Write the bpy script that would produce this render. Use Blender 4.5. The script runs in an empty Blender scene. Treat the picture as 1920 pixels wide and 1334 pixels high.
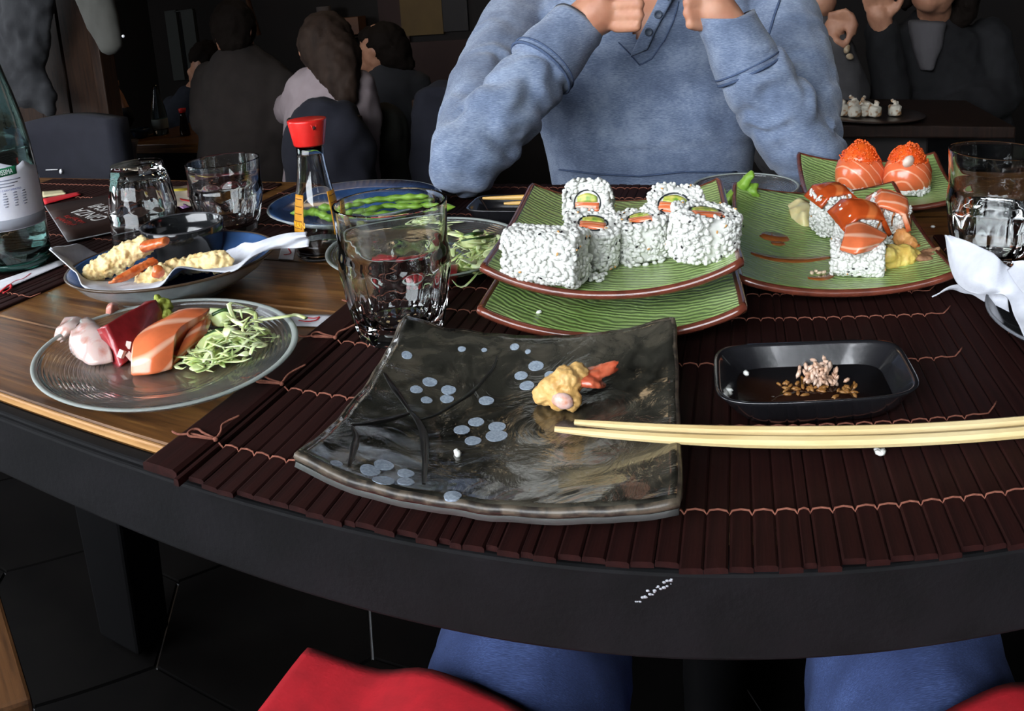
import bpy, bmesh, math, random
from mathutils import Vector, Matrix, Euler, noise
from math import sin, cos, pi, radians as R
random.seed(7)
C = bpy.context.scene.collection
SC = bpy.context.scene
TZ = 0.75                                  # table top height; the photograph's own frame is measured from the table plane

# ------------------------------------------------------------------ camera (a phone panorama: cylindrical projection)
FOC, YC, PITCH, ROLL, YAW, EYE = 1530.8, 302.06, .2072, -.0607, -.2809, .2586
fwd = Vector((sin(YAW)*cos(PITCH), cos(YAW)*cos(PITCH), -sin(PITCH)))
r0 = Vector((cos(YAW), -sin(YAW), 0)); u0 = r0.cross(fwd)
rgt = r0*cos(ROLL) + u0*sin(ROLL); upv = rgt.cross(fwd)
cd = bpy.data.cameras.new('camera'); cam = bpy.data.objects.new('camera', cd); C.objects.link(cam)
m3 = Matrix((rgt, upv, -fwd)).transposed()
cam.matrix_world = Matrix.Translation((0, 0, TZ+EYE)) @ m3.to_4x4()
cd.type = 'PANO'
for tgt in (cd, getattr(cd, 'cycles', None)):
    if tgt is None: continue
    try:
        tgt.panorama_type = 'CENTRAL_CYLINDRICAL'
        tgt.central_cylindrical_range_u_min = -960/FOC; tgt.central_cylindrical_range_u_max = 960/FOC
        tgt.central_cylindrical_range_v_min = -(1334-YC)/FOC; tgt.central_cylindrical_range_v_max = YC/FOC
        tgt.central_cylindrical_radius = 1.0
    except Exception as e: print('cam', e)
cd.clip_start = .01; cd.clip_end = 60
SC.camera = cam

# ------------------------------------------------------------------ light: a tall window behind the viewer on the left, dim room
W = bpy.data.worlds.new('world'); SC.world = W; W.use_nodes = True
W.node_tree.nodes['Background'].inputs[0].default_value = (.55, .68, .9, 1)
W.node_tree.nodes['Background'].inputs[1].default_value = .02
def area(name, loc, target, sx, sy, power, col):
    l = bpy.data.lights.new(name, 'AREA'); l.shape = 'RECTANGLE'; l.size = sx; l.size_y = sy; l.energy = power; l.color = col
    o = bpy.data.objects.new(name, l); C.objects.link(o); o.location = loc
    o.rotation_euler = (Vector(target)-Vector(loc)).to_track_quat('-Z', 'Y').to_euler(); return o
area('window_daylight', (-1.05, -1.60, 1.75), (-.40, 1.2, .75), 3.0, 1.5, 165, (.90, .94, 1.0))
area('side_fill', (-4.2, .1, 1.75), (-.3, .8, .7), 2.0, 1.5, 75, (.90, .94, 1.0))  # added fill from the left, brightens the glass edges
SC.view_settings.view_transform = 'Standard'; SC.view_settings.look = 'None'
SC.view_settings.exposure = 0.0; SC.view_settings.gamma = 1.0
try: SC.view_settings.use_curve_mapping = False
except Exception: pass

# ------------------------------------------------------------------ pixel -> place on the table plane (surveying helper)
def ray(x, y):
    th = (x-960)/FOC; v = -(y-YC)/FOC
    return rgt*sin(th) + upv*v + fwd*cos(th)
def T(x, y, h=0.0):                        # point h above the table top seen at that pixel
    d = ray(x, y); t = (h-EYE)/d.z
    return Vector((d.x*t, d.y*t, h+TZ))
def Y(x, y, dist):                         # point seen at that pixel in the upright plane at that distance
    d = ray(x, y); t = dist/d.y
    return Vector((d.x*t, dist, d.z*t+EYE+TZ))

# ------------------------------------------------------------------ materials
def col(c): return (c[0], c[1], c[2], 1)
def srgb(h):
    h = h.lstrip('#'); v = [int(h[i:i+2], 16)/255 for i in (0, 2, 4)]
    return tuple(((x+.055)/1.055)**2.4 if x > .04045 else x/12.92 for x in v)
class NT:
    def __init__(s, name):
        s.m = bpy.data.materials.new(name); s.m.use_nodes = True; s.t = s.m.node_tree; s.b = s.t.nodes['Principled BSDF']
        s.tc = None
    def n(s, typ, **kw):
        nd = s.t.nodes.new(typ)
        for k, v in kw.items():
            if k.startswith('_'): setattr(nd, k[1:], v)
            else: nd.inputs[k.replace('__', ' ')].default_value = v
        return nd
    def l(s, a, b): s.t.links.new(a, b)
    def coord(s, kind='Object', scale=(1, 1, 1), rot=(0, 0, 0)):
        if s.tc is None: s.tc = s.n('ShaderNodeTexCoord')
        mp = s.n('ShaderNodeMapping'); mp.inputs['Scale'].default_value = scale; mp.inputs['Rotation'].default_value = rot
        s.l(s.tc.outputs[kind], mp.inputs['Vector']); return mp.outputs[0]
    def noise(s, vec, scale, detail=4, rough=.55, dist=0):
        nd = s.n('ShaderNodeTexNoise', Scale=scale, Detail=detail, Roughness=rough, Distortion=dist); s.l(vec, nd.inputs['Vector']); return nd.outputs['Fac']
    def ramp(s, fac, stops):
        nd = s.n('ShaderNodeValToRGB'); e = nd.color_ramp.elements
        while len(e) < len(stops): e.new(.5)
        for el, (p, c) in zip(e, stops): el.position = p; el.color = col(c) if len(c) == 3 else c
        s.l(fac, nd.inputs[0]); return nd.outputs[0]
    def bump(s, fac, strength, dist=.001, prev=None):
        nd = s.n('ShaderNodeBump', Strength=strength, Distance=dist); s.l(fac, nd.inputs['Height'])
        if prev is not None: s.l(prev, nd.inputs['Normal'])
        return nd.outputs[0]
    def set(s, **kw):
        for k, v in kw.items(): s.b.inputs[k.replace('__', ' ')].default_value = v
        return s
def M(name, c, rough=.5, c2=None, scale=60, detail=4, lo=.35, hi=.65, bump=0, bscale=None, bdist=.001, kind='Object', vscale=(1, 1, 1), **kw):
    t = NT(name); t.set(Base__Color=col(c), Roughness=rough)
    if c2 is not None or bump:
        v = t.coord(kind, vscale)
    if c2 is not None:
        t.l(t.ramp(t.noise(v, scale, detail), [(lo, c), (hi, c2)]), t.b.inputs['Base Color'])
    if bump: t.l(t.bump(t.noise(v, bscale or scale, detail), bump, bdist), t.b.inputs['Normal'])
    for k, x in kw.items():
        k = k.replace('__', ' ')
        if k in t.b.inputs: t.b.inputs[k].default_value = x
    return t.m
def glass(name, c=(1, 1, 1), rough=0.0, ior=1.48, bump=0, bscale=40):
    t = NT(name); t.set(Base__Color=col(c), Roughness=rough, IOR=ior, Transmission__Weight=1.0)
    if bump: t.l(t.bump(t.noise(t.coord(), bscale, 3), bump, .001), t.b.inputs['Normal'])
    return t.m

# ------------------------------------------------------------------ mesh builder
class MB:
    def __init__(s): s.v = []; s.f = []; s.uv = {}
    def add(s, vs, fs, mat=None):
        o = len(s.v)
        for p in vs: s.v.append(tuple(mat @ Vector(p)) if mat is not None else tuple(p))
        for f in fs: s.f.append(tuple(i+o for i in f))
        return o
    def box(s, c, d, rot=None):
        x, y, z = d[0]/2, d[1]/2, d[2]/2
        m = Matrix.Translation(c) @ (Euler(rot).to_matrix().to_4x4() if rot else Matrix.Identity(4))
        s.add([(-x,-y,-z),(x,-y,-z),(x,y,-z),(-x,y,-z),(-x,-y,z),(x,-y,z),(x,y,z),(-x,y,z)],
              [(3,2,1,0),(4,5,6,7),(0,1,5,4),(1,2,6,5),(2,3,7,6),(3,0,4,7)], m); return s
    def lathe(s, prof, n=40, rf=None, ox=0, oy=0, closed=False, mat=None):
        vs = []; fs = []
        for (r, z) in prof:
            for i in range(n):
                a = 2*pi*i/n; rr = rf(a, r, z) if rf else r
                vs.append((ox+rr*cos(a), oy+rr*sin(a), z))
        k = len(prof)
        for j in range(k if closed else k-1):
            for i in range(n):
                a, b = j*n+i, j*n+(i+1) % n; c, d = ((j+1) % k)*n+(i+1) % n, ((j+1) % k)*n+i
                fs.append((a, b, c, d))
        if not closed:
            fs.append(tuple(reversed(range(n)))); fs.append(tuple((k-1)*n+i for i in range(n)))
        s.add(vs, fs, mat); return s
    def tube(s, pts, r, n=8, flat=1.0, closed=False):
        pts = [Vector(p) for p in pts]; k = len(pts)
        if k < 2: return s
        rs = r if isinstance(r, (list, tuple)) else [r]*k
        vs = []; fs = []; up = None
        for i, p in enumerate(pts):
            a = pts[(i-1) % k] if (closed or i) else pts[0]; b = pts[(i+1) % k] if (closed or i < k-1) else pts[-1]
            t = (b-a)
            t = t.normalized() if t.length > 1e-9 else Vector((0, 0, 1))
            if up is None: up = Vector((0, 0, 1)) if abs(t.z) < .9 else Vector((1, 0, 0))
            x = t.cross(up)
            if x.length < 1e-6: x = t.orthogonal()
            x.normalize(); y = x.cross(t).normalized(); up = y
            for j in range(n):
                an = 2*pi*j/n; vs.append(p + x*cos(an)*rs[i] + y*sin(an)*rs[i]*flat)
        for i in range(k if closed else k-1):
            for j in range(n):
                a, b = i*n+j, i*n+(j+1) % n; c, d = ((i+1) % k)*n+(j+1) % n, ((i+1) % k)*n+j
                fs.append((a, b, c, d))
        if not closed:
            fs.append(tuple(reversed(range(n)))); fs.append(tuple((k-1)*n+j for j in range(n)))
        s.add(vs, fs); return s
    def ball(s, c, r, sub=2, rot=None, amp=0, freq=30, seed=0):
        b = ICO(sub); r = Vector((r, r, r)) if isinstance(r, (int, float)) else Vector(r)
        m = Euler(rot).to_matrix() if rot is not None else Matrix.Identity(3)
        vs = []
        for p in b[0]:
            q = Vector((p.x*r.x, p.y*r.y, p.z*r.z))
            if amp: q *= 1+amp*noise.noise(q*freq+Vector((seed*7.3, seed*1.7, seed)))
            vs.append(m @ q + Vector(c))
        s.add(vs, b[1]); return s
    def slab(s, top, th, nu, nv, uvs=True):
        """closed sheet: top(u,v) -> Vector; th(u,v) or number, thickness below"""
        vs = []; fs = []
        P = [[Vector(top(i/nu, j/nv)) for i in range(nu+1)] for j in range(nv+1)]
        o0 = len(s.v)
        def nrm(i, j):
            a = P[j][min(i+1, nu)]-P[j][max(i-1, 0)]; b = P[min(j+1, nv)][i]-P[max(j-1, 0)][i]; c = a.cross(b)
            return c.normalized() if c.length > 1e-12 else Vector((0, 0, 1))
        for j in range(nv+1):
            for i in range(nu+1): vs.append(P[j][i])
        for j in range(nv+1):
            for i in range(nu+1):
                t = th(i/nu, j/nv) if callable(th) else th
                vs.append(P[j][i]-nrm(i, j)*t)
        K = (nu+1)*(nv+1); w = nu+1
        for j in range(nv):
            for i in range(nu):
                a = j*w+i; fs.append((a, a+1, a+w+1, a+w)); fs.append((K+a+w, K+a+w+1, K+a+1, K+a))
        for i in range(nu):
            fs.append((K+i, K+i+1, i+1, i)); b = nv*w+i; fs.append((b, b+1, K+b+1, K+b))
        for j in range(nv):
            a = j*w; fs.append((a, a+w, K+a+w, K+a)); b = j*w+nu; fs.append((K+b, K+b+w, b+w, b))
        s.add(vs, fs)
        for q in range(2):
            for j in range(nv+1):
                for i in range(nu+1): s.uv[o0+q*K+j*w+i] = (i/nu, j/nv)
        return s
    def build(s, name, mat=None, parent=None, smooth=True, loc=None, bevel=0, seg=2, sub=0, angle=None):
        me = bpy.data.meshes.new(name); off = Vector(loc) if loc is not None else Vector((0, 0, 0))
        me.from_pydata([Vector(p)-off for p in s.v], [], s.f)
        if s.uv:
            ul = me.uv_layers.new(name='UVMap')
            for lp in me.loops: ul.data[lp.index].uv = s.uv.get(lp.vertex_index, (0, 0))
        o = bpy.data.objects.new(name, me); C.objects.link(o); o.location = off
        if mat: me.materials.append(mat)
        bm = bmesh.new(); bm.from_mesh(me); bmesh.ops.recalc_face_normals(bm, faces=bm.faces); bm.to_mesh(me); bm.free()
        if smooth:
            me.polygons.foreach_set('use_smooth', [True]*len(me.polygons))
            if angle: me.set_sharp_from_angle(angle=R(angle))
        if bevel:
            md = o.modifiers.new('bevel', 'BEVEL'); md.width = bevel; md.segments = seg; md.limit_method = 'ANGLE'; md.angle_limit = R(40)
        if sub:
            md = o.modifiers.new('sub', 'SUBSURF'); md.levels = sub; md.render_levels = sub
        if parent is not None: o.parent = parent
        return o
_ico = {}
def ICO(sub):
    if sub not in _ico:
        bm = bmesh.new(); bmesh.ops.create_icosphere(bm, subdivisions=sub, radius=1)
        bm.verts.ensure_lookup_table(); _ico[sub] = ([v.co.copy() for v in bm.verts], [tuple(v.index for v in f.verts) for f in bm.faces]); bm.free()
    return _ico[sub]
def remesh(mb, voxel, amp=0, freq=60, smooth=0, disp=None, seed=0):
    """union of a builder's closed pieces as one continuous skin, optionally roughened; returns a new builder"""
    me = bpy.data.meshes.new('tmp'); me.from_pydata(mb.v, [], mb.f); o = bpy.data.objects.new('tmp', me); C.objects.link(o)
    bm = bmesh.new(); bm.from_mesh(me); bmesh.ops.recalc_face_normals(bm, faces=bm.faces); bm.to_mesh(me); bm.free()
    md = o.modifiers.new('r', 'REMESH'); md.mode = 'VOXEL'; md.voxel_size = voxel
    if smooth: ms = o.modifiers.new('s', 'SMOOTH'); ms.iterations = smooth; ms.factor = .5
    dg = bpy.context.evaluated_depsgraph_get(); ev = o.evaluated_get(dg); m2 = ev.to_mesh()
    vs = [v.co.copy() for v in m2.vertices]; ns = [v.normal.copy() for v in m2.vertices]; fs = [tuple(p.vertices) for p in m2.polygons]
    ev.to_mesh_clear(); bpy.data.objects.remove(o); bpy.data.meshes.remove(me)
    out = MB(); sd = Vector((seed*3.1, seed*5.7, seed*1.3))
    for i, p in enumerate(vs):
        if amp: p = p + ns[i]*amp*(noise.noise(p*freq+sd)+.6*noise.noise(p*freq*2.3+sd))
        if disp: p = p + ns[i]*disp(p, ns[i])
        out.v.append(tuple(p))
    out.f = fs; return out
def capsules(mb, pts, rs, step=.5):
    """tapered round limb through the points as a chain of overlapping tubes and balls"""
    pts = [Vector(p) for p in pts]
    for p, r in zip(pts, rs): mb.ball(p, r, 2)
    for a, b, ra, rb in zip(pts, pts[1:], rs, rs[1:]): mb.tube([a, b], [ra, rb], 14)
    return mb
def curve(pts, n):
    """smooth curve through points"""
    pts = [Vector(p) for p in pts]; k = len(pts); out = []
    for q in range(n+1):
        t = q/n*(k-1); i = min(int(t), k-2); f = t-i
        p0, p1, p2, p3 = pts[max(i-1, 0)], pts[i], pts[i+1], pts[min(i+2, k-1)]
        out.append(.5*((2*p1)+(p2-p0)*f+(2*p0-5*p1+4*p2-p3)*f*f+(3*p1-p0-3*p2+p3)*f**3))
    return out
def surf(rows):
    """smooth surface through rows of points (rows along v, points along u)"""
    rows = [[Vector(p) for p in r] for r in rows]
    def cr(a, t):
        k = len(a); t *= k-1; i = min(int(t), k-2); f = t-i
        p0, p1, p2, p3 = a[max(i-1, 0)], a[i], a[i+1], a[min(i+2, k-1)]
        return .5*((2*p1)+(p2-p0)*f+(2*p0-5*p1+4*p2-p3)*f*f+(3*p1-p0-3*p2+p3)*f**3)
    return lambda u, v: cr([cr(r, u) for r in rows], v)
# ------------------------------------------------------------------ things, parts, setting
def tag(o, label=None, cat=None, group=None, kind=None):
    if label: o['label'] = label
    if cat: o['category'] = cat
    if group: o['group'] = group
    if kind: o['kind'] = kind
    return o
def thing(name, label, cat, loc=(0, 0, 0), rz=0, group=None):
    o = bpy.data.objects.new(name, None); C.objects.link(o); o.location = loc; o.rotation_euler = (0, 0, rz); o.empty_display_size = .02
    return tag(o, label, cat, group)
def struct(o): o['kind'] = 'structure'; return o
def kids(o): return [c for c in bpy.data.objects if c.parent == o]
def dup(o, loc=None, rz=None, label=None, parent=None):
    c = o.copy(); C.objects.link(c)
    if parent is not None: c.parent = parent
    if loc is not None: c.location = loc
    if rz is not None: c.rotation_euler = (0, 0, rz)
    if label: c['label'] = label
    for ch in kids(o): dup(ch, parent=c)
    return c
def piece(o, parent, loc, rot=(0, 0, 0), scale=None):      # one more piece sharing mesh data
    c = o.copy(); C.objects.link(c); c.parent = parent; c.location = loc; c.rotation_euler = rot
    if scale: c.scale = scale
    return c
def text(name, body, size, mat, parent, mw, extrude=.0001, align='CENTER'):
    cu = bpy.data.curves.new(name, 'FONT'); cu.body = body; cu.size = size; cu.extrude = extrude; cu.align_x = align; cu.align_y = 'CENTER'
    o = bpy.data.objects.new(name, cu); C.objects.link(o); dg = bpy.context.evaluated_depsgraph_get()
    me = bpy.data.meshes.new_from_object(o.evaluated_get(dg)); bpy.data.objects.remove(o); bpy.data.curves.remove(cu)
    me.materials.append(mat); q = bpy.data.objects.new(name, me); C.objects.link(q)
    if callable(mw):
        for v in me.vertices: v.co = mw(v.co)
        q.parent = parent
    else:
        q.parent = parent; q.matrix_local = mw
    return q
# ================================================================== materials used all over
S = srgb
def wood_mat(name, c1, c2, c3, rough=.35, axis='X', bump=.15, coat=0, spec=.5):
    t = NT(name); sc = {'X': (2.2, 34, 34), 'Y': (34, 2.2, 34), 'Z': (34, 34, 2.2)}[axis]
    v = t.coord('Object', sc); n1 = t.noise(v, 3.2, 6, .62, .6)
    c = t.ramp(n1, [(.28, c1), (.5, c2), (.72, c3)]); t.l(c, t.b.inputs['Base Color']); t.set(Roughness=rough, Coat__Weight=coat, Specular__IOR__Level=spec)
    t.l(t.bump(n1, bump, .0012), t.b.inputs['Normal']); return t.m
m_table = wood_mat('table_wood', S('2a180b'), S('694420'), S('8d6433'), .34, 'X', .3)
m_edge = M('table_edge', S('0c0d0e'), .75, S('121214'), 30, bump=.25, bscale=220, Specular__IOR__Level=.15)
m_edgeline = wood_mat('raw_edge', S('8a5f32'), S('b98a55'), S('d0a570'), .5, 'X')
m_slat = wood_mat('slat', S('180807'), S('240e0c'), S('2e1411'), .65, 'Y', .3, spec=.15)
m_string = M('string', S('724437'), .9, S('8a5848'), 400, Specular__IOR__Level=.2)
m_darkwood = wood_mat('dark_wood', S('130a06'), S('20120a'), S('2b190d'), .6, 'Z', spec=.25)
m_black = M('black_lacquer', (.004, .004, .0045), .6, Specular__IOR__Level=.15)
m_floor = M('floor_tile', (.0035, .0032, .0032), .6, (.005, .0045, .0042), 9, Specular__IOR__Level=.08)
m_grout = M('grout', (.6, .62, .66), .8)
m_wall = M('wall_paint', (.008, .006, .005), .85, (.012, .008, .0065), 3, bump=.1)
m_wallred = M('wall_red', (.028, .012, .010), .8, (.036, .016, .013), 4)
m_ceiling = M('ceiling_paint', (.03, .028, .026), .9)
m_white = M('white_paint', (.75, .75, .76), .5)
m_glass = glass('clear_glass', (.97, .99, .985))
m_paper = M('paper', S('e9e9ee'), .7, S('dcdce4'), 90, bump=.12, bscale=900)
m_redink = M('red_ink', S('c8202a'), .6)
m_rice = M('rice', S('e9e9e3'), .42, S('dfe1da'), 300, Subsurface__Weight=.18, Subsurface__Scale=.003, Subsurface__Radius=(1, 1, 1))
m_black_sesame = M('sesame', (.012, .011, .013), .4)
m_tan_sesame = M('tan_sesame', S('d9a25e'), .5)

# ================================================================== the room
def slab_box(name, c, d, mat): return struct(MB().box(c, d).build(name, mat, smooth=False))
# floor: dark hexagonal tiles laid over pale grout
fl = slab_box('floor', (-1.0, .05, -.06), (6.6, 3.5, .11), m_grout)
hexr = .20; hx0 = T(292, 1253, -.75)
def hexpiece(r, h=.006):
    vs = [(r*cos(pi/6+i*pi/3), r*sin(pi/6+i*pi/3), 0) for i in range(6)]; k = .985
    vs += [(x*k, y*k, h) for x, y, z in vs]
    return MB().add(vs, [tuple(range(5, -1, -1)), tuple(range(6, 12))]+[(i, (i+1) % 6, 6+(i+1) % 6, 6+i) for i in range(6)])
mb = MB(); vsx = hexr-.0022
vs = [(vsx*cos(pi/6+i*pi/3), vsx*sin(pi/6+i*pi/3), 0) for i in range(6)]; vs += [(x*.992, y*.992, .0075) for x, y, z in vs]
mb.add(vs, [tuple(range(5, -1, -1)), tuple(range(6, 12))]+[(i, (i+1) % 6, 6+(i+1) % 6, 6+i) for i in range(6)])
t0 = mb.build('tile', m_floor, fl, smooth=False); first = True
dx, dy = hexr*math.sqrt(3), hexr*1.5
rotg = R(-32)
for j in range(-9, 8):
    for i in range(-8, 9):
        px, py = (i+(j % 2)*.5)*dx, j*dy+hexr          # a vertex of the grid sits at the origin
        x = hx0.x+px*cos(rotg)-py*sin(rotg); y = hx0.y+px*sin(rotg)+py*cos(rotg)
        if -2.6 < x < 1.2 and -.6 < y < 1.6:
            if first: t0.location = (x, y, -.005); t0.rotation_euler = (0, 0, rotg); first = False
            else: piece(t0, fl, (x, y, -.005), (0, 0, rotg))
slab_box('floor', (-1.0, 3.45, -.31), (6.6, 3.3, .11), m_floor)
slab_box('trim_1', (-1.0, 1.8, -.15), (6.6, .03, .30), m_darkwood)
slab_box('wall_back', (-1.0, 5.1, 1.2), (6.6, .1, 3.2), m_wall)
mb = MB(); sy0, sy1, sz0, sz1 = -.95, 1.15, .95, 2.5  # left wall opening, made up for the side fill light
mb.box((-4.35, (-1.76+sy0)/2, 1.2), (.1, sy0+1.76, 3.2)); mb.box((-4.35, (5.15+sy1)/2, 1.2), (.1, 5.15-sy1, 3.2))
mb.box((-4.35, (sy0+sy1)/2, (sz0-.4)/2), (.1, sy1-sy0, sz0+.4)); mb.box((-4.35, (sy0+sy1)/2, (sz1+2.8)/2), (.1, sy1-sy0, 2.8-sz1)); struct(mb.build('wall_left', m_wall, smooth=False))
mb = MB()
for q in (sy0+.03, (sy0+sy1)/2, sy1-.03): mb.box((-4.35, q, (sz0+sz1)/2), (.06, .06, sz1-sz0))
for q in (sz0+.03, sz1-.03): mb.box((-4.35, (sy0+sy1)/2, q), (.06, sy1-sy0, .06))
w2_ = struct(mb.build('window_added', m_darkwood, smooth=False)); MB().box((-4.37, (sy0+sy1)/2, (sz0+sz1)/2), (.006, sy1-sy0-.08, sz1-sz0-.08)).build('pane', m_glass, w2_, smooth=False)  # added window frame and pane around the left fill light
slab_box('wall_right', (2.25, 1.7, 1.2), (.1, 6.9, 3.2), m_wall)
slab_box('ceiling', (-1.0, 1.7, 2.85), (6.6, 6.9, .1), m_ceiling)
wx0, wx1, wz0, wz1, wy = -2.6, .5, .95, 2.55, -1.7
mb = MB(); mb.box(((-4.3+wx0)/2, wy, 1.4), (wx0+4.3, .12, 2.8)); mb.box(((2.2+wx1)/2, wy, 1.4), (2.2-wx1, .12, 2.8))
mb.box(((wx0+wx1)/2, wy, wz0/2), (wx1-wx0, .12, wz0)); mb.box(((wx0+wx1)/2, wy, (wz1+2.8)/2), (wx1-wx0, .12, 2.8-wz1))
struct(mb.build('wall_front', m_wall, smooth=False))
mb = MB(); cx, cz = (wx0+wx1)/2, (wz0+wz1)/2
for sx in (wx0+.03, wx1-.03): mb.box((sx, wy-.02, cz), (.06, .07, wz1-wz0))
for sz in (wz0+.03, wz1-.03): mb.box((cx, wy-.02, sz), (wx1-wx0, .07, .06))
wn = struct(mb.build('window_1', m_darkwood, smooth=False))
MB().box((cx, wy-.03, cz), (wx1-wx0-.1, .006, wz1-wz0-.1)).build('pane', m_glass, wn, smooth=False)

# ================================================================== the dining table
TX0, TX1, TY0, TY1 = -1.75, .95, .347, 1.035
tb = thing('dining_table', 'long oak plank dining table with dark painted edge boards, set with sushi dishes', 'table', ((TX0+TX1)/2, (TY0+TY1)/2, 0))
def on(root, p): return Vector(p)-root.location
nb = 6; pw = (TY1-TY0)/nb
pl0 = None
for i in range(nb):
    y = TY0+pw*(i+.5)
    if pl0 is None:
        pl0 = MB().box((0, 0, 0), (TX1-TX0, pw-.0012, .03)).build('plank', m_table, tb, smooth=False, bevel=.0012, seg=1); pl0.location = on(tb, ((TX0+TX1)/2, y, TZ-.015))
    else: piece(pl0, tb, on(tb, ((TX0+TX1)/2+random.uniform(-.0, .0), y, TZ-.015)), (pi if i % 2 else 0, 0, 0))
o = MB().box((0, 0, 0), (TX1-TX0, .0035, .006)).build('edge_strip', m_edgeline, tb, smooth=False, bevel=.001, seg=1); o.location = on(tb, ((TX0+TX1)/2, TY0-.0018, TZ-.0034)); o['label'] = 'worn pale raw wood edge line'
o = MB().box((0, 0, 0), (TX1-TX0, .012, .018)).build('edge_ledge', m_edge, tb, smooth=False, bevel=.002); o.location = on(tb, ((TX0+TX1)/2, TY0-.0095, TZ-.0155))
ap = MB().box((0, 0, 0), (TX1-TX0, .02, .048)).build('apron', m_edge, tb, smooth=False, bevel=.002); ap.location = on(tb, ((TX0+TX1)/2, TY0-.0098, TZ-.0325)); ap['label'] = 'dark painted front edge board with a small white scuff'
piece(ap, tb, on(tb, ((TX0+TX1)/2, TY1-.002, TZ-.0325)))
# white scuff on the apron
mb = MB(); rs = random.Random(3)
for k in range(26):
    q = Y(1195+k*2.7+rs.uniform(-5, 5), 1128-k*1.75+rs.uniform(-6, 6), TY0-.0197); w = rs.uniform(.0004, .0013)
    mb.ball(q, (w, .0003, w*.8), 1)
o = mb.build('paint_scuff', M('scuff', (.35, .37, .4), .8), tb, loc=tb.location); o['kind'] = 'stuff'; o.location = (0, 0, 0)
def leg_tbl(px, py):
    p = MB(); vs = [(-.065, -.05, .66), (.065, -.05, .66), (.065, .05, .66), (-.065, .05, .66), (-.045, -.04, .0), (.045, -.04, .0), (.045, .04, .0), (-.045, .04, .0)]
    vs = [(x, y, z+.027 if z > .3 else .012) for x, y, z in vs]
    p.add(vs, [(0, 1, 2, 3), (7, 6, 5, 4), (0, 4, 5, 1), (1, 5, 6, 2), (2, 6, 7, 3), (3, 7, 4, 0)])
    o = p.build('leg', m_black, tb, smooth=False, bevel=.006); o.location = on(tb, (px, py, 0)); return o
leg_tbl(-.93, .83); leg_tbl(.55, .83); leg_tbl(-1.6, .83)
o = MB().box((0, 0, 0), (TX1-TX0-.3, .03, .07)).build('stretcher', m_black, tb, smooth=False, bevel=.004); o.location = on(tb, ((TX0+TX1)/2, .83, TZ-.066))

# ================================================================== bamboo placemats
def placemat(name, label, x0, x1, y0, y1, sw, sys, ties=True, wide=True, group='bamboo placemats on the table', seed=1, sx1=None):
    rs = random.Random(seed)
    root = thing(name, label, 'placemat', ((x0+x1)/2, (y0+y1)/2, TZ), 0, group)
    L = y1-y0; w = sw*.972; h = .0032
    def mk(w, h, L):
        m = MB(); prof = [(-w/2, 0), (w/2, 0), (w/2, h*.72), (w*.40, h*.96), (0, h), (-w*.40, h*.96), (-w/2, h*.72)]; k = len(prof)
        m.add([(x, -L/2, z) for x, z in prof]+[(x, L/2, z) for x, z in prof], [tuple(range(k-1, -1, -1)), tuple(range(k, 2*k))]+[(i, (i+1) % k, k+(i+1) % k, k+i) for i in range(k)])
        return m.build('slat', m_slat, root, smooth=False)
    x = x0; seams = []
    if wide:
        s = mk(.026, .0062, L); s.location = (x0+.013-root.location.x, 0, 0); s['label'] = 'wide folded end slat'
        s = mk(.0035, .0045, L+.006); s.location = (x0+.0295-root.location.x, -.002, 0)
        x = x0+.033
    s0 = None
    while x < x1-.002:
        c = x+sw/2; dy = rs.uniform(-.0022, .0022); dz = rs.uniform(0, .0005); ry = rs.uniform(-.05, .05)
        sx = rs.choice((1, 1, 1, .55, 1))
        if sx < 1: c = x+sw*sx/2
        if s0 is None: s0 = mk(w, h, L); s0.location = (c-root.location.x, dy, dz); s0.rotation_euler = (0, ry, 0); s0.scale = (sx, 1, 1)
        else: piece(s0, root, (c-root.location.x, dy, dz), (0, ry, 0), (sx, 1, 1))
        seams.append((x, x+sw*sx)); x += sw*sx
    for k, sy in enumerate(sys):
        pts = [(x0+.03-root.location.x, sy-root.location.y, .0055)] if wide else []
        for a, b in seams:
            if sx1 and b > sx1+.004*k: break
            for f, z in ((0, .0022), (.12, .0040), (.5, .0048), (.88, .0040)):
                pts.append((a+(b-a)*f-root.location.x, sy-root.location.y+rs.uniform(-.0002, .0002)+(.0012 if f else 0)*(1), z))
        e = Vector(pts[-1]); pts += [e+Vector((.006, .001, -.0005)), e+Vector((.011, .006, .001)), e+Vector((.014, .010, .002))]
        m = MB().tube(pts, .00062, 5)
        if ties and wide:
            bx = x0+.022-root.location.x; by = sy-root.location.y; z = .0072
            for lp in (1, -1):
                q = [(bx+.006, by, z)]+[(bx-.002-.012*sin(a), by+lp*.001+lp*.0045*sin(a*2)-.001*lp, z+.001*sin(a)) for a in [i*pi/9 for i in range(1, 9)]]+[(bx+.005, by, z+.0006)]
                m.tube(curve(q, 24), .00085, 5)
            m.tube(curve([(bx+.006, by, z), (bx-.003, by-.002, z+.001), (bx-.012, by-.001, z), (bx-.02, by-.004, z-.0005), (bx-.026, by-.003, z-.0002)], 18), .0008, 5)
            m.tube(curve([(bx+.006, by, z), (bx+.006, by+.006, z+.002), (bx+.003+.004*k, by+.013, z+.003), (bx+.008+.004*k, by+.024, z+.004)], 18), .0008, 5)
            m.ball((bx+.006, by, z), .0019, 1)
        m.build('binding_string', m_string, root)
    return root
SY = [.355, .433, .513, .590, .640]
placemat('placemat', 'dark reddish brown slatted placemat under the black square plate in front', -.325, .198, .318, .69, .0112, SY, seed=2, sx1=.150)
placemat('placemat', 'dark red slatted placemat under the water bottle at the left', -1.16, -.655, .47, 1.015, .0115, [.505, .60, .70, .80, .89, .97], ties=True, wide=False, seed=4)
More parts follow.
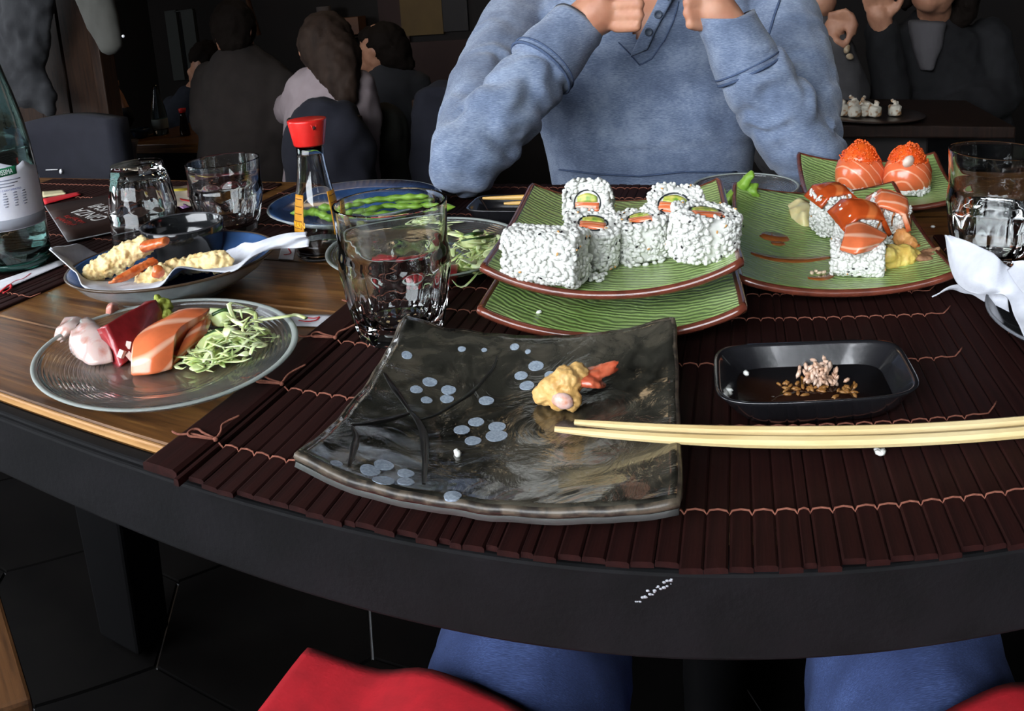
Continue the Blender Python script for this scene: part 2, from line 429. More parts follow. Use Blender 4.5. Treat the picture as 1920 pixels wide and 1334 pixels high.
placemat('placemat', 'dark slatted placemat across the table before the man in blue', -.62, .07, .745, 1.022, .0115, [.80, .87, .95, 1.0], ties=False, wide=False, seed=6)
placemat('placemat', 'dark slatted placemat under the right water glass', .205, .72, .40, .80, .0115, [.45, .55, .66, .75], ties=False, wide=False, seed=8)
HM = .0050                                   # resting height on a mat
# ================================================================== square plates
def square_plate(name, label, w, d, cu, cv, body_m, rim_m, loc, rz, th=.006, rim_r=.0034, wob=0, tilt=(0, 0), px=2.2, lift=None, cat='plate', group=None, foot_m=None):
    root = thing(name, label, cat, loc, 0, group)
    foot = .004
    def top(u, v):
        a, b = 2*u-1, 2*v-1
        x = a*w/2*(1-.03*b*b*0); y = b*d/2
        # softly rounded corners
        k = 1-.012*(abs(a)**8)*(abs(b)**8); x *= k; y *= k
        z = foot+th+cu*abs(a)**px+cv*abs(b)**px+tilt[0]*a+tilt[1]*b
        if lift: z = foot+th+((lift[0]*(1-u)+lift[1]*u)*(1-v)+(lift[3]*(1-u)+lift[2]*u)*v)*(.5*abs(a)**px+.5*abs(b)**px)
        if wob: z += wob*noise.noise((x*55, y*55, 3))*(.3+abs(a)**3+abs(b)**3); x += wob*.8*noise.noise((y*40, 1, a)); y += wob*.8*noise.noise((x*40, 5, b))
        return (x, y, z)
    m = MB().slab(top, th, 40, 40)
    o = m.build('body', body_m, root); o.rotation_euler = (0, 0, rz)
    if foot_m: o4 = MB().slab(lambda u, v: (lambda q: (q[0]*1.004, q[1]*1.004, q[2]-th*.55))(top(u, v)), .0055, 30, 30).build('underside', foot_m, root); o4.rotation_euler = (0, 0, rz); o4['label'] = 'grey glazed underside'
    ft = MB(); fx, fy = w*.27, d*.27
    pts = [(fx*cos(a)*(1 if abs(cos(a)) > .0 else 1), fy*sin(a), foot) for a in [i*2*pi/40 for i in range(40)]]
    pts = [(fx*math.copysign(abs(cos(a))**.4, cos(a)), fy*math.copysign(abs(sin(a))**.4, sin(a)), foot*.75) for a in [i*2*pi/48 for i in range(48)]]
    o2 = ft.tube(pts, foot*.75, 6, closed=True).build('foot_ring', foot_m or body_m, root); o2.rotation_euler = (0, 0, rz)
    per = [top(i/40, 0) for i in range(40)]+[top(1, i/40) for i in range(40)]+[top(1-i/40, 1) for i in range(40)]+[top(0, 1-i/40) for i in range(40)]
    per = [(x, y, z-th/2) for x, y, z in per]
    o3 = MB().tube(per, rim_r, 8, closed=True).build('rim', rim_m, root); o3.rotation_euler = (0, 0, rz)
    ca, sa = cos(rz), sin(rz)
    def at(u, v, h=0):                      # place on the plate's surface
        x, y, z = top(u, v); return Vector((loc[0]+x*ca-y*sa, loc[1]+x*sa+y*ca, loc[2]+z+h))
    root_at = at
    def under(p, h=0):                      # height of the surface below a world point
        dx, dy = p[0]-loc[0], p[1]-loc[1]; x, y = dx*ca+dy*sa, -dx*sa+dy*ca
        u, v = min(max(x/w+.5, 0), 1), min(max(y/d+.5, 0), 1); return loc[2]+top(u, v)[2]+h
    return root, at, under
# green ribbed glaze
def green_glaze():
    t = NT('green_glaze'); t.set(Roughness=.3, Coat__Weight=.15, Coat__Roughness=.1)
    v = t.coord('Object')
    w = t.n('ShaderNodeTexWave', Scale=52, Distortion=5.5, Detail=1.0, _bands_direction='Y'); w.inputs['Detail Scale'].default_value = 1.1; t.l(t.coord('Object', (1, 1, 1), (0, 0, R(20))), w.inputs['Vector'])
    n = t.noise(v, 14, 3)
    c1 = t.ramp(n, [(.3, S('78964e')), (.55, S('97b06c')), (.75, S('abc085'))])
    mx = t.n('ShaderNodeMixRGB', _blend_type='MULTIPLY', Fac=.13); t.l(c1, mx.inputs[1]); t.l(t.ramp(w.outputs['Fac'], [(0, (.45, .5, .4)), (.7, (1, 1, 1))]), mx.inputs[2])
    t.l(mx.outputs[0], t.b.inputs['Base Color']); t.l(t.bump(w.outputs['Fac'], .55, .0012), t.b.inputs['Normal']); return t.m
m_green = green_glaze(); m_brownrim = M('brown_rim', S('5a2c20'), .22, S('743a2a'), 60, Coat__Weight=.5)
gp_w, gp_d = .188, .236
gA = Vector((-.098, .645, TZ+HM)); gB = Vector((-.100, .664, TZ+HM+.0240)); gR = Vector((.089, .742, TZ+HM)); gK = Vector((.172, .955, TZ))
_, atA, unA = square_plate('green_plate', 'lower green ribbed plate with brown rim, a second plate stacked on it', gp_w, gp_d, .019, .004, m_green, m_brownrim, gA, R(5), th=.006, group='green ribbed plates')
_, atB, unB = square_plate('green_plate', 'upper green ribbed plate of the stack, holding six rice rolls', gp_w, gp_d, .021, .006, m_green, m_brownrim, gB, R(5), th=.006, group='green ribbed plates', tilt=(.001, .002))
_, atR, unR = square_plate('green_plate', 'green ribbed plate with salmon topped rolls and brown sauce streaks', .178, .262, .013, .010, m_green, m_brownrim, gR, R(1), th=.006, group='green ribbed plates', tilt=(0, .006))
_, atK, unK = square_plate('green_plate', 'small green plate with two salmon cups at the back by the blue sleeve', .182, .150, .013, .012, m_green, m_brownrim, gK, R(1), th=.006, group='green ribbed plates', tilt=(0, .010))

# black plate with painted plum blossoms
def black_glaze():
    t = NT('black_glaze'); t.set(Roughness=.16, Coat__Weight=.6, Coat__Roughness=.05)
    v = t.coord('Object'); n = t.noise(v, 34, 7, .62, 1.2); n2 = t.noise(t.coord('Object', (1, 1, 1)), 11, 3)
    mx = t.n('ShaderNodeMath', _operation='ADD'); t.l(n, mx.inputs[0]); t.l(n2, mx.inputs[1])
    mh = t.n('ShaderNodeMath', _operation='MULTIPLY'); mh.inputs[1].default_value = .5; t.l(mx.outputs[0], mh.inputs[0])
    t.l(t.ramp(mh.outputs[0], [(.40, S('12120f')), (.50, S('2f2e28')), (.60, S('4a463c'))]), t.b.inputs['Base Color'])
    b1 = t.bump(t.noise(v, 26, 4, .5, 2.0), .55, .004); t.l(t.bump(n, .15, .001, b1), t.b.inputs['Normal']); return t.m
m_bglaze = black_glaze(); m_tanrim = M('tan_rim', S('5b5144'), .4, S('2c2722'), 150, lo=.4, hi=.6)
bP = Vector((-.127, .411, TZ+HM)); bw, bd = .186, .180
bl_root, atBl, unBl = square_plate('square_plate', 'black glazed square plate with painted pale blossoms and upturned corners in front', bw, bd, .012, .013, m_bglaze, m_tanrim, bP, R(5), th=.0055, rim_r=.0026, wob=.0012, lift=(.026, .014, .027, .025), foot_m=M('grey_underside', S('4d504e'), .4))
m_petal = M('petal_paint', S('7f8d9c'), .3, S('a3b0bd'), 700, Specular__IOR__Level=.3); m_branch = M('branch_paint', S('0d0d0c'), .35); m_sepal = M('petal_core', S('7787a0'), .35)
def onBl(px, py):
    """point of the black plate's glaze seen at that pixel"""
    h = .012
    for _ in range(12):
        p = T(px, py, h); h = unBl(p)-TZ
    return T(px, py, h)
for i, (x, y, r) in enumerate([(763, 667, 9), (806, 717, 12), (781, 731, 10), (841, 732, 12), (800, 751, 9), (838, 749, 11), (866, 655, 7), (908, 657, 5), (965, 651, 8), (990, 660, 5), (1005, 687, 13), (977, 705, 11), (988, 724, 12), (1031, 703, 9),
        (912, 752, 12), (893, 792, 12), (932, 801, 13), (866, 807, 12), (887, 827, 12), (931, 818, 16), (694, 883, 13), (720, 873, 13), (719, 902, 14), (761, 888, 11), (761, 904, 11), (849, 930, 11), (631, 870, 8)]):
    c = onBl(x, y); rr = r*.00036; q = MB(); n = 14
    ang = random.uniform(0, pi)
    ring = [Vector((c.x+rr*cos(a)*1.08, c.y+rr*sin(a)*1.1*(1+.06*sin(3*a+ang)), 0)) for a in [k*2*pi/n for k in range(n)]]
    vs = [Vector((c.x, c.y, unBl(c)+.0004))]+[Vector((p.x, p.y, unBl(p)+.0003)) for p in ring]+[Vector((p.x, p.y, unBl(p)-.0008)) for p in ring]
    q.add(vs, [(0, 1+k, 1+(k+1) % n) for k in range(n)]+[(1+k, 1+n+k, 1+n+(k+1) % n, 1+(k+1) % n) for k in range(n)])
    o = q.build('painted_petal', m_petal, bl_root, loc=bP, smooth=False); o.location = (0, 0, 0)
for pts, w in (([(932, 668), (925, 690), (905, 715), (880, 740), (850, 760), (815, 780), (785, 788)], 3.2), ([(765, 770), (780, 785), (793, 810), (797, 840), (797, 870), (795, 908)], 6), ([(660, 800), (668, 820), (662, 850), (655, 875)], 5), ([(720, 700), (735, 725), (750, 745), (768, 772)], 5), ([(660, 797), (700, 792), (735, 785), (768, 775)], 6)):
    cp = []
    for x, y in pts: cp.append(onBl(x, y))
    cp = curve(cp, 30); q = MB(); vs = []; fs = []
    for i, p in enumerate(cp):
        t = (cp[min(i+1, 30)]-cp[max(i-1, 0)]).normalized(); s = Vector((-t.y, t.x, 0))*w*.00033*(.45+.8*(1-abs(2*i/30-1)))
        for a in (p-s, p+s): vs.append(Vector((a.x, a.y, unBl(a)+.0004)))
        for a in (p-s, p+s): vs.append(Vector((a.x, a.y, unBl(a)-.0008)))
    for i in range(30):
        a = i*4; fs += [(a, a+1, a+5, a+4), (a, a+4, a+6, a+2), (a+1, a+3, a+7, a+5)]
    q.add(vs, fs); o = q.build('painted_branch', m_branch, bl_root, loc=bP); o.location = (0, 0, 0)

# ================================================================== glassware
def facet_glass(label, loc, rb=.0345, rt=.0435, h=.113, n=9, group='faceted drinking tumblers', flip=False, water=0, tint=None, rz=0):
    root = thing('drinking_glass', label, 'glass', loc, rz, group)
    k0, k1 = h*.0, h*.56
    def Rz(z):
        f = z/h
        if f < .03: return rb*(.93+.07*(f/.03))
        if f < .5: return rb+(rt*.985-rb)*(f/.5)**.85
        if f < .6: return rt*(.985+.012*sin((f-.5)/.10*pi))
        if f < .70: s = (f-.6)/.10; return rt*(.985-.028*(s*s*(3-2*s)))
        return rt*(.957+.043*((f-.70)/.30))
    def rf(a, r, z):
        f = z/h
        if f > .64: return r
        da = (a % (2*pi/n))-pi/n
        d = rb*.915+(rt-rb*.915)*1.03*(max(0, f-.04)/.58)**.92
        return min(r, d/cos(da))
    N = n*10
    prof = [(Rz(h*i/60), h*i/60) for i in range(61)]
    m = MB(); vs = []; fs = []
    out = [[(rf(2*pi*i/N, r, z)*cos(2*pi*i/N), rf(2*pi*i/N, r, z)*sin(2*pi*i/N), z) for i in range(N)] for r, z in prof]
    rim = [(rt-.0004, h+.0007), (rt-.0014, h+.0008)]
    bt = .013
    inn = [(rt-.002, h), (rt-.0024, h*.85), (rt*.957-.0028, h*.72), (rt*.957-.0044, h*.58), (rt*.93-.0056, h*.45), (rb-.0015, h*.27), (rb-.0045, h*.2), (rb-.0075, bt+.003), (rb-.014, bt), (.004, bt+.0015)]
    rings = out+[[(r*cos(2*pi*i/N), r*sin(2*pi*i/N), z) for i in range(N)] for r, z in rim+inn]
    for r in rings: vs += r
    for j in range(len(rings)-1):
        for i in range(N): fs.append((j*N+i, j*N+(i+1) % N, (j+1)*N+(i+1) % N, (j+1)*N+i))
    fs.append(tuple(reversed(range(N)))); fs.append(tuple((len(rings)-1)*N+i for i in range(N)))
    if flip: vs = [(x, -y, h+.0008-z) for x, y, z in vs]
    m.add(vs, fs); m.build('tumbler', m_glass, root, angle=26)
    if water:
        
        wp_ = [(rb-.0076, bt+.0032), (rb-.0046, h*.2), (rb-.0016, h*.27), (rt*.93-.0057, h*.45), (rt*.957-.0045, h*.58)]; lv_ = water*h
        cut = [q for q in wp_ if q[1] < lv_]; (ra, za), (rb_, zb) = cut[-1], wp_[min(len(cut), 4)]; rl = ra+(rb_-ra)*(lv_-za)/max(1e-6, zb-za)
        w = MB().lathe([(.003, bt+.0019), (rb-.0140, bt+.0005)]+cut+[(rl, lv_), (.0005, lv_)], 60)
        w.build('water', glass('water', (1, 1, 1), 0, 1.33), root)
    return root
facet_glass('empty faceted tumbler standing beside the black square plate', T(752, 622, HM), h=.104, rz=.2)
facet_glass('tumbler half full of water at the right edge', T(1856, 492, HM), rb=.036, rt=.0455, h=.109, water=.42, rz=.1)
facet_glass('empty upright tumbler behind the black round bowl', T(434, 438), rb=.034, rt=.0455, h=.091, rz=.3)
facet_glass('tumbler turned upside down on the menu card', T(276, 453, .0035), rb=.034, rt=.0430, h=.097, flip=True, rz=.1)

# soy sauce bottle
sb = T(603, 480, 0)
bot = thing('soy_sauce_bottle', 'small soy sauce bottle with a red spout cap and yellow label', 'bottle', sb)
prof = [(.020, 0), (.0245, .0015), (.0258, .005), (.0258, .018), (.0250, .034), (.0232, .050), (.0205, .066), (.0175, .082), (.0152, .098), (.0142, .110), (.0140, .122)]
mb = MB().lathe(prof+[(.0120, .122), (.0122, .108), (.0133, .097), (.0157, .081), (.0187, .065), (.0214, .049), (.0233, .033), (.0240, .018), (.0238, .006), (.004, .0045)], 56)
mb.build('bottle_body', m_glass, bot)
m_soy = M('soy_sauce', (.010, .004, .002), .06, Transmission__Weight=.0, IOR=1.36, Coat__Weight=.5)
MB().lathe([(.003, .0049), (.0236, .0064), (.0238, .0155), (.0236, .0170), (.001, .0170)], 48).build('soy_sauce', m_soy, bot)
m_redcap = M('red_plastic', S('d9231f'), .35, S('e02a24'), 100, Coat__Weight=.2)
ca = MB().lathe([(.0148, .1205), (.0155, .1195), (.0162, .121), (.0202, .1445), (.0203, .1460), (.0196, .1466), (.001, .1455)], 56).build('cap', m_redcap, bot)
a0 = math.atan2(-sb.y, -sb.x)+.34; sp = Vector((.0193*cos(a0), .0193*sin(a0), .1392))
MB().ball(sp, (.0019, .0019, .0019), 2).build('spout_hole', M('hole', (.02, .004, .004), .8), ca)
q = MB(); c0 = Vector((sp.x, sp.y, sp.z)); n_ = Vector((sp.x, sp.y, 0)).normalized(); sx_ = Vector((-n_.y, n_.x, 0))
for sg in (-1, 1): q.tube([c0+sx_*sg*.003+Vector((0, 0, .0035)), c0+sx_*sg*.0008+Vector((0, 0, -.0025))], .0005, 5)
q.build('spout_lip', m_redcap, ca)
m_ylab = M('yellow_label', S('c98a16'), .5, S('b87c12'), 80)
def rbody(z):
    for (r1, z1), (r2, z2) in zip(prof, prof[1:]):
        if z1 <= z <= z2: return r1+(r2-r1)*(z-z1)/(z2-z1)
    return .014
fa = math.atan2(-sb.y, -sb.x)
for a1, a2, z0, z1 in ((-1.30, -.62, .029, .071), (.66, 1.35, .027, .072)):
    q = MB().slab(lambda u, v: (lambda a, z: ((rbody(z)+.0006)*cos(a), (rbody(z)+.0006)*sin(a), z))(fa+a1+(a2-a1)*u, z0+(z1-z0)*v), -.0004, 12, 8)
    lb = q.build('label', m_ylab, bot)
    for k in range(5):
        zz = z1-.004-k*.0075; MB().slab(lambda u, v: (lambda a, z: ((rbody(z)+.0012)*cos(a), (rbody(z)+.0012)*sin(a), z))(fa+a1+.1+(a2-a1-.2)*u, zz-.0008*v), -.0002, 8, 1).build('label_line', M('label_ink', S('6d3c08'), .6), lb)
def wrap(R_, a_c, z_c):
    return lambda co: Vector(((R_(z_c+co.y)+.0014+co.z)*cos(a_c+co.x/.0235), (R_(z_c+co.y)+.0014+co.z)*sin(a_c+co.x/.0235), z_c+co.y))
text('label_text', 'MAN', .0085, M('label_orange', S('f2b223'), .5), bot, wrap(rbody, fa-.93, .040))

# ================================================================== water bottle at the left edge
wbp = T(30, 497, HM+.000)
wb = thing('water_bottle', 'large clear mineral water bottle with a white label at the left edge', 'bottle', wbp)
wp = [(.030, 0), (.0405, .002), (.0450, .008), (.0452, .03), (.0450, .09), (.0440, .115), (.0415, .145), (.0370, .175), (.0305, .205), (.0235, .232), (.0180, .255), (.0150, .275), (.0142, .298)]
def rw(z):
    for (r1, z1), (r2, z2) in zip(wp, wp[1:]):
        if z1 <= z <= z2: return r1+(r2-r1)*(z-z1)/(z2-z1)
    return .014
m_wbg = glass('bottle_glass', S('cfe6e2'), 0, 1.48, .12, 60)
MB().lathe(wp+[(.0122, .298), (.0130, .274), (.0158, .254), (.0213, .231), (.0283, .204), (.0348, .174), (.0393, .144), (.0418, .114), (.0428, .09), (.0430, .03), (.042, .011), (.030, .009), (.004, .014)], 64).build('bottle_body', m_wbg, wb)
MB().lathe([(.003, .0143), (.030, .0093), (.0418, .0113), (.0428, .03), (.0426, .09), (.0416, .114), (.0391, .1400), (.001, .1400)], 60).build('water', glass('bottle_water', S('e8f4f4'), 0, 1.33), wb)
MB().lathe([(.0150, .292), (.0158, .293), (.0158, .312), (.0150, .314), (.001, .314)], 40).build('cap', M('bottle_cap', S('c9ced4'), .4), wb)
MB().lathe([(.0400, .0021), (.0455, .0075), (.0458, .0105), (.0454, .0125), (.0440, .0105), (.0395, .0035)], 60, closed=True).build('base_band', M('teal_base', S('2f5f55'), .15, Transmission__Weight=.6), wb)
af = math.atan2(-wbp.y, -wbp.x)
zl0, zl1 = .052, .122
def mount(u):
    a = (u-.5)*2
    return zl1+.010*max(0, 1-abs(a+.05)/.45)+.006*max(0, 1-abs(a-.55)/.22)-.012*max(0, abs(a)-.62)
lab = MB().slab(lambda u, v: (lambda a, z: ((rw(z)+.0005)*cos(a), (rw(z)+.0005)*sin(a), z))(af-1.25+2.5*u, zl0+(mount(u)-zl0)*v), -.0004, 48, 10).build('label', M('label_paper', S('e3e5ee'), .5, S('d6d9e6'), 40), wb)
lab['label'] = 'white label with a mountain shaped top'
MB().slab(lambda u, v: (lambda a, z: ((rw(z)+.0009)*cos(a), (rw(z)+.0009)*sin(a), z))(af-1.25+2.5*u, zl0+.001+.012*v), -.0003, 40, 2).build('label_band', M('silver_band', S('8f939c'), .4), lab)
m_lgreen = M('label_green', S('0f6b46'), .5); m_lgrey = M('label_grey', S('8d93a5'), .6); m_lblue = M('label_blue', S('4a5aa0'), .6)
def wrapw(ac, zc, dr=.0012): return lambda co: Vector(((rw(zc+co.y)+dr+co.z)*cos(ac+co.x/.0445), (rw(zc+co.y)+dr+co.z)*sin(ac+co.x/.0445), zc+co.y))
q = MB().slab(lambda u, v: (lambda a, z: ((rw(z)+.0009)*cos(a), (rw(z)+.0009)*sin(a), z))(af-.60+.98*u+.05, .1135+.0095*v+.0018*u), -.0003, 24, 2).build('label_plate', m_lgreen, lab)
text('label_text', 'LEVISSIMA', .0082, M('label_white', (.85, .87, .88), .5), lab, (lambda f: (lambda co: f(Vector((co.x*.62, co.y+co.x*.026, co.z)))))(wrapw(af+.07, .1190)))
for k in range(3): MB().slab(lambda u, v: (lambda a, zz: ((rw(zz)+.0009)*cos(a), (rw(zz)+.0009)*sin(a), zz))(af-.5+(1.0-.1*k)*u, .1092-k*.0034+.0012*v), -.0002, 12, 1).build('label_line', m_lgrey, lab)
rs = random.Random(5)
text('label_text', 'ELEMENTI CARATTERISTICI', .0030, m_lblue, lab, wrapw(af+.06, .0985, .0009))
for cx_ in (-.25, .02, .28, .52):
    for k in range(6):
        w = rs.uniform(.0035, .0065); z = .0945-k*.0030
        MB().slab(lambda u, v: (lambda a, zz: ((rw(zz)+.0009)*cos(a), (rw(zz)+.0009)*sin(a), zz))(af+cx_-w/.09+w/.045*u, z+.0013*v), -.0002, 3, 1).build('label_line', m_lgrey, lab)

# ================================================================== glass serving plates with fine concentric ridges
def ridged_plate(label, loc, r, h=.016, group='clear ridged glass plates'):
    root = thing('glass_plate', label, 'plate', loc, 0, group)
    up = []; K = 90
    for i in range(K+1):
        f = i/K; rr = r*(.03+.965*f); z = .0042+(h-.0042)*max(0, (f-.52)/.48)**1.5
        if .45 < f < .96: z += .0009*(1 if i % 3 == 0 else (-.4 if i % 3 == 1 else 0))
        up.append((rr, z))
    dn = [(r, h-.0012), (r*.9, h*.66-.002), (r*.75, h*.34-.002), (r*.62, .0008), (r*.56, 0), (r*.5, .0006), (.004, .0010)]
    MB().lathe(up+dn, 96).build('dish', M('pressed_glass', (.95, .97, .96), .03, Transmission__Weight=.965, IOR=1.4), root)
    MB().lathe([(r*.955, h-.0008), (r*.985, h+.0002), (r+.0004, h-.0002), (r+.0004, h-.0010), (r*.97, h-.0016)], 96, closed=True).build('frosted_rim', M('frosted', S('c9d2cd'), .45, Transmission__Weight=.55, IOR=1.3), root)
    return root
gp = Vector((-.408, .441, TZ)); ridged_plate('clear ridged glass plate of raw fish slices at the left front', gp, .104, .016)
gc = T(800, 495); gc.z = TZ+HM; ridged_plate('clear ridged glass plate of shredded salad behind the empty tumbler', gc, .098, .015)
gs = Vector((.005, 1.005, TZ)); gs.z = TZ; ridged_plate('clear ridged glass plate with green leaves near the blue sweater', Vector((.012, .955, TZ+HM)), .064, .015)

# ================================================================== oval plate with paper and the round bowl
ov_c = Vector((-.5126, .5814, TZ)); ov_a, ov_b, ov_r = .1044, .0853, R(54.7)
ov = thing('oval_plate', 'deep oval plate, grey white outside and blue inside, holding tempura on paper', 'plate', ov_c)
ovh = .033
def oval(prof, n=80):
    vs = []; fs = []
    for (k, z) in prof:
        for i in range(n):
            a = 2*pi*i/n; x, y = ov_a*k*cos(a), ov_b*k*sin(a); vs.append((x*cos(ov_r)-y*sin(ov_r), x*sin(ov_r)+y*cos(ov_r), z))
    for j in range(len(prof)-1):
        for i in range(n): fs.append((j*n+i, j*n+(i+1) % n, (j+1)*n+(i+1) % n, (j+1)*n+i))
    return vs, fs, n
m_ovout = M('oval_glaze', S('aeb6b9'), .25, S('8f999d'), 25, Coat__Weight=.4); m_ovin = M('blue_glaze', S('2c4b78'), .18, S('43669a'), 20, Coat__Weight=.5); m_ovrim = M('brown_lip', S('4a3b2d'), .3)
pr = [(.02, .003), (.42, .003), (.46, 0), (.54, 0), (.56, .004), (.72, .010), (.88, .020), (1.0, ovh)]
v_, f_, n_ = oval(pr); m = MB(); m.add(v_, f_+[tuple(reversed(range(n_)))]); m.build('outer_shell', m_ovout, ov)
pi_ = [(1.0, ovh), (.985, ovh+.0006), (.97, ovh-.001), (.86, .023), (.70, .0135), (.5, .0085), (.02, .008)]
v_, f_, n_ = oval(pi_); m = MB(); m.add(v_, f_+[tuple(len(v_)-n_+i for i in range(n_))]); m.build('inner_glaze', m_ovin, ov)
m = MB().tube([(ov_a*cos(a)*cos(ov_r)-ov_b*sin(a)*sin(ov_r), ov_a*cos(a)*sin(ov_r)+ov_b*sin(a)*cos(ov_r), ovh) for a in [i*2*pi/80 for i in range(80)]], .0014, 6, closed=True); m.build('rim', m_ovrim, ov)
bc = T(346, 466, .022); bc.z = TZ+.0095
bo = thing('dip_bowl', 'black round bowl for dipping sauce standing in the oval plate', 'bowl', bc)
m_bowl = M('bowl_glaze', (.012, .013, .014), .12, Coat__Weight=.3)
MB().lathe([(.030, 0), (.031, .001), (.0375, .004), (.0425, .012), (.0443, .028), (.0450, .0395), (.0440, .0408), (.0425, .0395), (.0415, .028), (.039, .013), (.032, .009), (.003, .007)], 60).build('bowl_body', m_bowl, bo)
MB().lathe([(.0446, .0392), (.0452, .0402), (.0438, .0413), (.0424, .0400)], 60, closed=True).build('rim', M('bowl_rim', (.05, .05, .055), .12), bo)
MB().lathe([(.003, .0075), (.0320, .0096), (.0388, .0150), (.001, .0152)], 48).build('dipping_sauce', m_soy, bo)

# sauce dishes
def sauce_dish(label, loc, w, d, h, rz, group='small black sauce dishes'):
    root = thing('sauce_dish', label, 'dish', loc, rz, group)
    def rr(k, z, kk, n=64, sh=5.0):
        out = []
        for i in range(n):
            a = 2*pi*i/n; c, s_ = cos(a), sin(a)
            out.append((w/2*kk*math.copysign(abs(c)**(2/sh), c), (d/2*kk if True else 0)*math.copysign(abs(s_)**(2/sh), s_), z))
        return out
    P = [(.70, 0), (.74, .001), (.84, h*.35), (.97, h*.86), (1.0, h*.96), (.99, h), (.955, h*.985), (.935, h*.92), (.925, h*.885), (.90, h*.80), (.82, h*.53), (.755, h*.31), (.745, h*.275), (.70, h*.215), (.66, h*.205), (.02, h*.20)]
    m = MB(); vs = []; fs = []; n = 64
    for kk, z in P: vs += rr(0, z, kk)
    for j in range(len(P)-1):
        for i in range(n): fs.append((j*n+i, j*n+(i+1) % n, (j+1)*n+(i+1) % n, (j+1)*n+i))
    fs += [tuple(reversed(range(n))), tuple((len(P)-1)*n+i for i in range(n))]
    m.add(vs, fs); m.build('dish_body', M('dish_glaze', (.011, .011, .013), .22, bump=.12, bscale=240, bdist=.0006, Coat__Weight=.6, Coat__Roughness=.06), root)
    m = MB(); vs = rr(0, h*.215, .66)+rr(0, h*.34, .765); vs.append((0, 0, h*.34)); vs.append((0, 0, h*.215))
    m.add(vs, [(i, (i+1) % n, n+(i+1) % n, n+i) for i in range(n)]+[(n+i, n+(i+1) % n, 2*n) for i in range(n)]+[((i+1) % n, i, 2*n+1) for i in range(n)])
    m.build('soy_sauce', M('soy_pool', (.022, .008, .004), .05, Coat__Weight=.3), root); return root
sd = Vector((.048, .464, TZ+HM)); sd_root = sauce_dish('black rectangular sauce dish with rice clump in soy sauce beside the black plate', sd, .124, .080, .020, R(2.5))
sd2 = T(965, 412, HM); sauce_dish('black sauce dish under the far yellow chopsticks', sd2, .10, .07, .020, R(2))
# ================================================================== food
def onS(px, py, un, h0=.02, lift=0):
    h = h0
    for _ in range(14):
        p = T(px, py, h); h = un(p)-TZ+lift
    return T(px, py, h)
def grain(mb, p, n, rs, ln=.0032, rd=.0018):
    """one rice grain lying on a surface with normal n"""
    n = Vector(n).normalized(); a = rs.uniform(0, 2*pi); t = n.orthogonal().normalized(); b = n.cross(t)
    d = (t*cos(a)+b*sin(a)+n*rs.uniform(-.15, .18)).normalized(); e = d.cross(n).normalized(); f = d.cross(e)
    l_, r_ = ln*rs.uniform(.8, 1.15), rd*rs.uniform(.85, 1.15)
    vs, fs = ICO(1); mb.add([Vector(p)+d*v.z*l_+e*v.x*r_+f*v.y*r_ for v in vs], fs)
def seed(mb, p, n, rs, s=.0011):
    n = Vector(n).normalized(); t = n.orthogonal().normalized(); a = rs.uniform(0, 6.28); d = t*cos(a)+n.cross(t)*sin(a); e = d.cross(n)
    vs, fs = ICO(1); mb.add([Vector(p)+d*v.z*s*1.35+e*v.x*s*.85+n*v.y*s*.5 for v in vs], fs)
def salmon_mat(name, c1, c2, vscale=(1, 1, 1), scale=9, dist=3.5, kind='UV', rot=(0, 0, 0), lo=.80, hi=.97):
    t = NT(name); t.set(Roughness=.2, Subsurface__Weight=.12, Subsurface__Scale=.004, Coat__Weight=.4, Coat__Roughness=.15)
    w = t.n('ShaderNodeTexWave', Scale=scale, Distortion=dist, Detail=1.0); w.inputs['Detail Scale'].default_value = .8; t.l(t.coord(kind, vscale, rot), w.inputs['Vector'])
    n = t.noise(t.coord('Object'), 60, 4)
    mx = t.n('ShaderNodeMixRGB'); t.l(t.ramp(w.outputs['Fac'], [(lo, (0, 0, 0)), (hi, (1, 1, 1))]), mx.inputs[0])
    t.l(t.ramp(n, [(.3, c1), (.7, tuple(x*.8 for x in c1))]), mx.inputs[1]); mx.inputs[2].default_value = col(c2)
    t.l(mx.outputs[0], t.b.inputs['Base Color']); t.l(t.bump(w.outputs['Fac'], .12, .001), t.b.inputs['Normal']); return t.m
m_salmon = salmon_mat('salmon', S('ee7c4c'), S('f6bb9c'), (.5, 1, 1), 1.15, 7.0, lo=.72, hi=1.0, rot=(0, 0, R(62)))
m_salmon2 = salmon_mat('salmon_wrap', S('ec7446'), S('f3ab88'), (1, 1, 1), 30, 3.0, 'Object', (R(20), R(38), 0), .90, 1.0)
m_glazed = salmon_mat('glazed_salmon', S('c04e1e'), S('d8743c'), (.5, 1, 1), .7, 5, lo=.9)
m_tuna = M('tuna', S('a83036'), .3, S('881f26'), 90, Subsurface__Weight=.1, Subsurface__Scale=.004, Coat__Weight=.4)
m_fish = M('white_fish', S('cdb5ae'), .18, S('bd7a68'), 55, lo=.52, hi=.70, Subsurface__Weight=.25, Subsurface__Scale=.005, Coat__Weight=.5)
m_avo = NT('avocado'); v = m_avo.coord('Object'); m_avo.l(m_avo.ramp(m_avo.noise(v, 130, 2), [(.35, S('6fa03a')), (.55, S('c9c75c')), (.7, S('e0d27e'))]), m_avo.b.inputs['Base Color']); m_avo.set(Roughness=.35); m_avo = m_avo.m
m_nori = M('nori', (.012, .016, .02), .5)
m_batter = M('tempura_batter', S('efd9a2'), .5, S('e2bb70'), 90, lo=.45, hi=.8, bump=.5, bscale=420, bdist=.001, Subsurface__Weight=.15, Subsurface__Scale=.004)
m_batter2 = M('yellow_batter', S('e6cf74'), .5, S('d8b455'), 90, bump=.4, bscale=420, Subsurface__Weight=.15, Subsurface__Scale=.004)
m_shell = M('shrimp_tail', S('c2511f'), .3, S('d9783f'), 160, bump=.3, bscale=300, Coat__Weight=.4)
